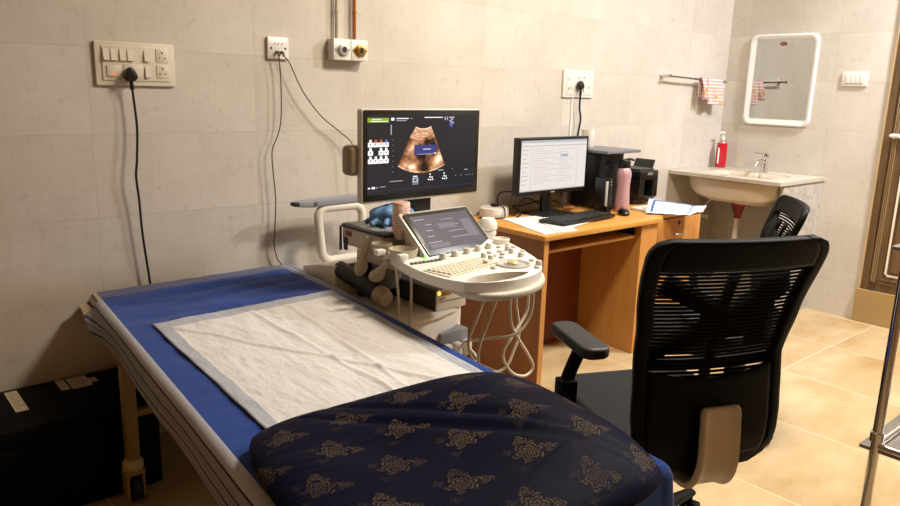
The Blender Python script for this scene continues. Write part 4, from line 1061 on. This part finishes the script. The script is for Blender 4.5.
R4(364, 116.5, 384, 121.5, 0); R4(368, 117.8, 377, 118.5, 1); R4(367, 119.8, 383, 120.6, 1)
R4(386, 116.5, 389, 119.5, 1); R4(391, 116.8, 403, 117.8, 1); R4(405, 116.8, 406.5, 117.8, 2); R4(391, 119.2, 401, 120, 2)
R4(419, 115.8, 438, 116.8, 1)
for x in (440, 442.3): R4(x, 115.5, x+1.2, 119.5, 2)
for k in range(6): R4(445+(k % 2)*1.5, 115.5+k*2.1, 450.5-(k % 3), 117+k*2.1, 2 if k < 4 else 3)
R4(385.6, 124, 386.6, 135, 2)
for r_ in range(3):
    for k in range(4):
        x0 = 364.5+k*4.9; y0 = 140+r_*9
        if r_ == 1 and k == 1: continue
        R4(x0, y0+3, x0+4.6, y0+8, 1); R4(x0+1.2, y0, x0+3.4, y0+3.4, (5 if k in (1, 2) else (3 if k == 3 else 1)) if r_ == 0 else 1)
        R4(x0+1.7, y0+4, x0+2.7, y0+6, 6)
R4(409, 147.5, 432, 158.5, 4); R4(418, 152, 426, 152.7, 1); R4(412, 157.6, 431, 158.2, 2); R4(429.5, 156.6, 431.5, 157.6, 1)
for k in range(7): R4(387.5, 140+k*6, 388.3, 140.6+k*6, 2)
R4(385, 186.5, 398, 187.3, 2); R4(364.5, 192, 366.5, 193.6, 1); R4(368, 191.5, 371, 193.8, 1); R4(372, 192, 373.5, 193.4, 2); R4(375.5, 191.8, 381, 192.6, 2)
R4(408, 182.5, 412.5, 183.6, 1); R4(407.5, 184.5, 413.5, 190.5, 2); R4(409.3, 186, 411.6, 188.7, 7); R4(407.5, 191.5, 413.5, 192.3, 2)
for bx in (423.5, 438.5):
    for (dx, dy) in ((1.5, 0), (1.5, 3), (3.6, 3.6), (0, 6), (2, 6.4), (4.2, 6.2)): R4(bx+dx, 181+dy, bx+dx+1.4, 182.6+dy, 1)
R4(434, 177.2, 440, 178.3, 2); R4(449, 176.5, 450, 177.3, 2); R4(463, 178.5, 467, 179.5, 2)
for x in (453, 459, 465, 468.5, 472): R4(x, 185, x+1, 185.8, 2)
R4(364, 196.3, 474, 196.7, 7)
ui_mesh('screen_interface', scr, Q, [emis('ui_green', '7d9a1e', .9), emis('ui_white', 'e8e6e4', .95), emis('ui_pale', '9ea2b4', .9), emis('ui_violet', '5a60c0', .9), emis('ui_navy', '343a72', .9), emis('ui_redd', 'b8563c', .9), emis('ui_blk', '101014', .5), emis('ui_dim', '3a3e58', .8)], MSM @ Matrix.Translation((0, 0, .0008)))
# neck and arm of the monitor
nk = U_(MB().box((.955, -.60, .90), (1.065, -.555, 1.04), .008), 'monitor_neck', M_black)
U_(MB().prism(rrect(.90, -.62, 1.10, -.48, .03), .80, .905, .01, M=None), 'neck_base', M_cream)
# blue cloth and red white tube on the tray
t = thing('blue_glove', 'crumpled blue medical glove on tray beneath the monitor corner', 'glove', (.865, -.60, .889))
def glv(u, v):
    a = u*2*PI; th = v*PI; n = .35*noise.noise(Vector((math.cos(a)*1.6, math.sin(a)*1.6, v*3)))
    r_ = (1+n)*1.2
    return (.075*math.cos(a)*math.sin(th)*r_, .05*math.sin(a)*math.sin(th)*r_, .038-.036*math.cos(th)*(1+.6*n)+.012*math.cos(a)*math.sin(th))
MB().grid(glv, 40, 24).build('glove_palm', mat('glove_blue', '5580ac', .6), t)
for k, (dx, dy) in enumerate(((-.07, .02), (-.075, -.015), (-.05, -.045))):
    MB().tube([(dx*.5, dy*.5, .03), (dx, dy, .02), (dx*1.35, dy*1.4, .010)], .011, 10, smooth=4, radii=[.013, .011, .009]).build('glove_finger', mat('glove_blue', '3b6fb0'), t)
s = NT('gel_label', .5)
tc = s.n('ShaderNodeTexCoord').outputs['Object']; sp = s.n('ShaderNodeSeparateXYZ'); s.l(tc, sp.inputs[0])
bands = s.math('GREATER_THAN', s.math('PINGPONG', s.math('MULTIPLY', sp.outputs[2], 110), .5), .26)
txt = s.math('MULTIPLY', bands, s.math('GREATER_THAN', s.noise(s.mapping(tc, (160, 160, 60)), 1, 1), .47))
s.color(s.mix(txt, 'e2cabb', 'c07868'))
t = thing('gel_tube', 'pale tube with small red print standing in console side holder', 'bottle', (.80, -.755, .885))
MB().lathe([(0, 0), (.030, 0), (.031, .004), (.031, .11), (.029, .113), (0, .113)], n=28).build('tube_body', s.m, t)
MB().lathe([(0, -.02), (.022, -.02), (.026, 0), (0, 0)], n=20).build('tube_cap', M_white, t)
# hanging probes left
def probe(name, label, loc, rz, tilt):
    t = thing(name, label, 'probe', loc, rz, 'hanging ultrasound probes'); t.rotation_euler = (tilt, 0, rz)
    MB().lathe([(0, -.075), (.018, -.073), (.028, -.06), (.030, -.045), (.020, -.02), (.015, .01), (.013, .05), (.008, .07), (0, .071)], n=20, sc=(1, .72)).build('probe_handle', mat('probe_beige', 'a3947a', .4), t)
    MB().lathe([(0, -.082), (.014, -.080), (.0245, -.068), (.028, -.058), (0, -.058)], n=20, sc=(1, .72)).build('probe_lens', mat('probe_lens', '8f8a80', .5), t)
    return t
probe('ultrasound_probe', 'beige curved ultrasound probe hanging under the side tray, nearest the wall', (.705, -.66, .80), .3, .25)
probe('ultrasound_probe', 'beige ultrasound probe hanging below the probe holder, nearest the console', (.69, -.79, .775), -.2, .9)
# cables
M_cab = mat('probe_cable', 'cdc3b2', .45)
def cable(pts, label, r=.0055): tag(MB().tube(pts, r, 10, smooth=10).build('probe_cable', M_cab, loc=pts[0]), label, 'cable', 'cream probe cables')
cable([(.99, -1.10, .776), (1.0, -1.06, .70), (.96, -1.05, .591), (.925, -1.05, .513), (.933, -1.05, .444), (.994, -1.05, .407), (1.064, -1.05, .41), (1.102, -1.05, .467), (1.125, -1.05, .539), (1.10, -1.05, .65), (1.05, -1.10, .776)], 'cream cable hanging in a wide rounded loop under console, bottom hidden by pillow')
cable([(1.01, -1.14, .776), (1.03, -1.09, .69), (1.048, -1.08, .592), (1.088, -1.08, .524), (1.146, -1.08, .449), (1.176, -1.08, .394), (1.138, -1.08, .368), (1.065, -1.08, .398), (1.014, -1.08, .478), (1.07, -1.08, .549), (1.125, -1.08, .615), (1.12, -1.09, .69), (1.08, -1.12, .776)], 'cream cable crossing itself in a lower loop reaching furthest right')
cable([(1.06, -.80, .41), (1.04, -.86, .46), (1.003, -.95, .497), (.986, -1.03, .53), (1.055, -1.10, .551), (1.10, -1.12, .615), (1.10, -1.13, .70), (1.06, -1.15, .776)], 'cream cable running sideways from the low connector up to the console')
cable([(.96, -1.02, .776), (.99, -1.0, .68), (.955, -1.0, .60), (.92, -1.0, .52), (.945, -1.0, .45), (1.0, -1.0, .40), (1.03, -1.0, .30), (1.02, -.95, .25), (1.0, -.85, .30), (1.01, -.80, .38)], 'cream cable hanging behind the loops down towards the floor')
cable([(1.11, -.80, .40), (1.10, -.86, .37), (1.04, -.87, .35), (1.0, -.84, .37), (1.0, -.80, .41)], 'short cream cable curling at the low connector panel')
cable([(.70, -.86, .825), (.703, -.865, .75), (.715, -.86, .66), (.722, -.84, .57), (.73, -.80, .45)], 'cream cable hanging from the probe holder beside bed, left one', .0045)
cable([(.735, -.89, .825), (.74, -.895, .75), (.745, -.89, .66), (.755, -.87, .57), (.76, -.83, .45)], 'cream cable hanging from the probe holder beside bed, right one', .0045)

# ------------------------------------------------------------------ office chairs
M_cb = mat('chair_black', '050505', .6, spec=.15); M_mesh = mat('chair_mesh', '060606', .8, spec=.1); M_seat = mat('seat_fabric', '0d0d0e', .9, bump=.4, bscale=400)
M_brk = mat('bracket_grey', 'c6bba6', .4)
def make_chair(label, loc, rz):
    ch = thing('office_chair', label, 'chair', loc, rz)
    def hw(z):
        K = [(.47, .14), (.49, .19), (.53, .216), (.60, .224), (.68, .222), (.74, .222), (.80, .229), (.87, .242), (.94, .254), (.99, .258), (1.01, .253), (1.025, .238), (1.034, .208)]
        if z <= K[0][0]: return K[0][1]
        for (a, b), (c, d) in zip(K, K[1:]):
            if z <= c: t = (z-a)/(c-a); return b+(d-b)*t
        return K[-1][1]
    def vy(z, x):
        K = [(.45, -.215), (.55, -.235), (.66, -.225), (.74, -.215), (.85, -.245), (1.04, -.315)]
        y = K[-1][1]
        for (a, b), (c, d) in zip(K, K[1:]):
            if z <= c: t = max(0, (z-a)/(c-a)); t = t*t*(3-2*t)*.5+t*.5; y = b+(d-b)*t; break
        return y+.55*x*x
    # border frame (ring swept along the outline)
    zs = [.47+.001*k for k in range(0, 565, 12)]+[1.034]
    right = [(hw(z), z) for z in zs]; ring = right+[(-x, z) for x, z in right[::-1]]
    top_ = []
    bw = .050
    def shell(fn_in, fn_out, th, name, mtl, parent, n=1):
        pass
    NZ, NX = 70, 36
    def surf(x, z, off=0): return (x, vy(z, x)+off, 1.058-(1.034-z)*1.15)
    # solid parts as strips between lateral limits per z
    def band(z0, z1, x0f, x1f, nz=30, nx=6):
        mb = MB(); mb.grid(lambda u, v: surf(x0f(z0+(z1-z0)*u)+(x1f(z0+(z1-z0)*u)-x0f(z0+(z1-z0)*u))*v, z0+(z1-z0)*u), nz, nx); return mb
    inw = lambda z: hw(z)-(.036 if z > .80 else .03)
    fr_ = MB()
    for s_ in (-1, 1):
        fr_.grid(lambda u, v, s_=s_: surf(s_*(inw(.47+.564*u)+(hw(.47+.564*u)-inw(.47+.564*u))*v), .47+.564*u), 60, 3)
    fr_.grid(lambda u, v: surf((-1+2*u)*inw(.968+.066*v)*1.0, .968+.066*v), 30, 8)
    fr_.grid(lambda u, v: surf((-1+2*u)*inw(.47+.04*v), .47+.04*v), 24, 4)
    fr_.build('backrest', M_cb, ch, solid=.026)
    lw = MB(); lw.grid(lambda u, v: surf((-1+2*u)*inw(.52+.19*v)*.96-.004, .50+(.215+.02*(1-(2*u-1)**2)*-1)*v, -.004), 30, 20)
    lw.build('lumbar_pad', M_cb, ch, solid=.02)
    # mesh slats
    ms = MB(); z = .505
    while z < .969:
        w_ = inw(z)+.006
        ms.grid(lambda u, v, z=z, w_=w_: surf((-1+2*u)*w_, z+.0062*v, .004), 22, 1); z += .0095
    o_ = ms.build('mesh_slats', M_mesh, ch, solid=.0022)
    # inner support
    sp_ = MB()
    def beam(a, b, wd, off=.020, n=14):
        a = Vector(a); b = Vector(b); d_ = (b-a).normalized(); nn = Vector((-d_.y, d_.x))
        sp_.grid(lambda u, v: surf(*(a.lerp(b, u)+nn*wd*(v-.5)), off), n, 3)
    beam((-.185, .93), (.11, .80), .045); beam((.185, .93), (-.02, .80), .075); beam((.0, .95), (.0, .72), .028)
    beam((-.18, .755), (.06, .86), .05); beam((-.20, .725), (.20, .725), .022); beam((.12, .95), (.14, .76), .07); beam((-.06, .83), (.10, .83), .075)
    sp_.build('inner_support', M_cb, ch, solid=.012)
    # seat
    MB().prism(rrect(-.25, -.20, .25, .29, .09, 8), .435, .495, .025, seg=4).build('seat', M_seat, ch)
    MB().prism(rrect(-.22, -.17, .22, .24, .07, 8), .405, .434, .01).build('seat_pan', M_cb, ch)
    # bracket
    path = [(.00, -.262, .60), (.00, -.270, .52), (.00, -.272, .45), (.00, -.255, .395), (.00, -.215, .365), (.00, -.15, .360), (.00, -.04, .372)]
    bk = MB(); P = [Vector(p) for p in path]
    Q = []
    for i in range(len(P)-1):
        p0, p1, p2, p3 = P[max(i-1, 0)], P[i], P[i+1], P[min(i+2, len(P)-1)]
        for k in range(6): t = k/6; Q.append(.5*((2*p1)+(p2-p0)*t+(2*p0-5*p1+4*p2-p3)*t*t+(3*p1-p0-3*p2+p3)*t**3))
    Q.append(P[-1])
    def brk(u, v):
        i = u*(len(Q)-1); k = int(min(i, len(Q)-2)); p = Q[k].lerp(Q[k+1], i-k); d_ = (Q[k+1]-Q[k]).normalized(); nn = Vector((0, d_.z, -d_.y))
        w_ = .060*(1-.12*abs(u-.4)); w_ = w_*(.86 if u == 0 else 1)
        e = abs(2*v-1)**4
        return Vector((w_*(2*v-1), p.y, p.z))+nn*(.010*e)
    bk.grid(brk, 40, 12)
    bo = bk.build('back_bracket', M_brk, ch, solid=.016)
    MB().box((-.035, -.20, .372), (.035, -.12, .380)).build('bracket_slot', M_slot, bo)
    # mechanism, gas lift, base
    MB().box((-.075, -.10, .355), (.075, .12, .404), .01).build('tilt_mechanism', M_cb, ch)
    MB().cyl((0, 0, .10), (0, 0, .36), .026, n=20).lathe([(.034, .10), (.034, .22), (.028, .225)], n=20).build('gas_lift', M_cb, ch)
    for k in range(5):
        a = 2*PI*k/5+.56; c_, s_ = math.cos(a), math.sin(a)
        l_ = MB().tube([(c_*.02, s_*.02, .125), (c_*.15, s_*.15, .11), (c_*.29, s_*.29, .082)], .022, 10, smooth=3, flat=.7, radii=[.03, .024, .018]).build('base_arm', M_cb, ch)
        m = MB()
        for q in (-1, 1): m.cyl((c_*.29-s_*q*.008, s_*.29+c_*q*.008, .027), (c_*.29-s_*q*.026, s_*.29+c_*q*.026, .027), .027, n=18)
        m.cyl((c_*.29, s_*.29, .03), (c_*.29, s_*.29, .085), .008, n=10); m.build('castor', M_cb, l_)
    for s_ in (-1, 1):
        ar = MB().tube([(s_*.22, .03, .42), (s_*.275, .04, .42), (s_*.29, .05, .45), (s_*.29, .06, .56), (s_*.25, .07, .655)], .020, 12, smooth=5, flat=1.0).box((s_*.29-.027, .035, .50), (s_*.29+.027, .085, .575), .006)
        ar.build('armrest_post', M_cb, ch)
        pd = MB().prism(rrect(s_*.232-.045, -.02, s_*.232+.045, .25, .035, 6), .655, .690, .012, seg=4)
        pd.build('armrest', mat('armrest_pu', '18181a', .5, bump=.3, bscale=120), ch)
    return ch
c1_ = make_chair('black mesh back office chair in front of the bed and desk', (1.076, -1.694, 0), math.radians(-25))
c1_['group'] = 'black mesh office chairs'
def copy_tree(o, parent=None):
    c = o.copy(); C.objects.link(c); c.parent = parent
    for ch in list(o.children): copy_tree(ch, c)
    return c
c2_ = copy_tree(c1_); c2_.location = (2.02, -1.30, 0); c2_.rotation_euler = (0, 0, math.radians(35)); c2_.scale = (.94, .94, .94)
c2_['label'] = 'second black office chair behind the first, only its back corner showing'

# ------------------------------------------------------------------ chrome trolley
t = thing('instrument_trolley', 'chrome tube trolley cut off by the right edge of photo', 'trolley', (1.36, -2.42, 0))
TX0, TX1, TY0, TY1 = 1.145, 1.60, -2.66, -2.25
for x in (TX0, TX1):
    for y in (TY0, TY1):
        p_ = MB().cyl((x, y, .07), (x, y, 1.08), .0115, n=18).lathe([(.0115, .575), (.016, .578), (.016, .60), (.0115, .603)], (x, y, 0), n=18).build('post', M_chrome, t, world=True)
        MB().cyl((x-.011, y, .032), (x+.011, y, .032), .032, n=22).build('castor', M_rubber, p_, world=True)
for z in (.155, .565, 1.07):
    m = MB()
    for a, b in (((TX0, TY0), (TX1, TY0)), ((TX1, TY0), (TX1, TY1)), ((TX1, TY1), (TX0, TY1)), ((TX0, TY1), (TX0, TY0))): m.cyl((*a, z), (*b, z), .009, n=12)
    m.build('rail', M_chrome, t, world=True)
    MB().box((TX0-.006, TY0+.006, z-.016), (TX1-.006, TY1+.035, z-.006), .002).build('shelf', M_steel, t, world=True)

# ------------------------------------------------------------------ world + view
wd_ = bpy.data.worlds.new('world'); bpy.context.scene.world = wd_; wd_.use_nodes = True
wd_.node_tree.nodes['Background'].inputs[0].default_value = (.05, .05, .05, 1); wd_.node_tree.nodes['Background'].inputs[1].default_value = .2
vs_ = bpy.context.scene.view_settings
vs_.view_transform = 'Standard'; vs_.look = 'None'; vs_.gamma = 1; vs_.use_curve_mapping = False; vs_.exposure = 0.6
bpy.context.scene.cycles.max_bounces = 8
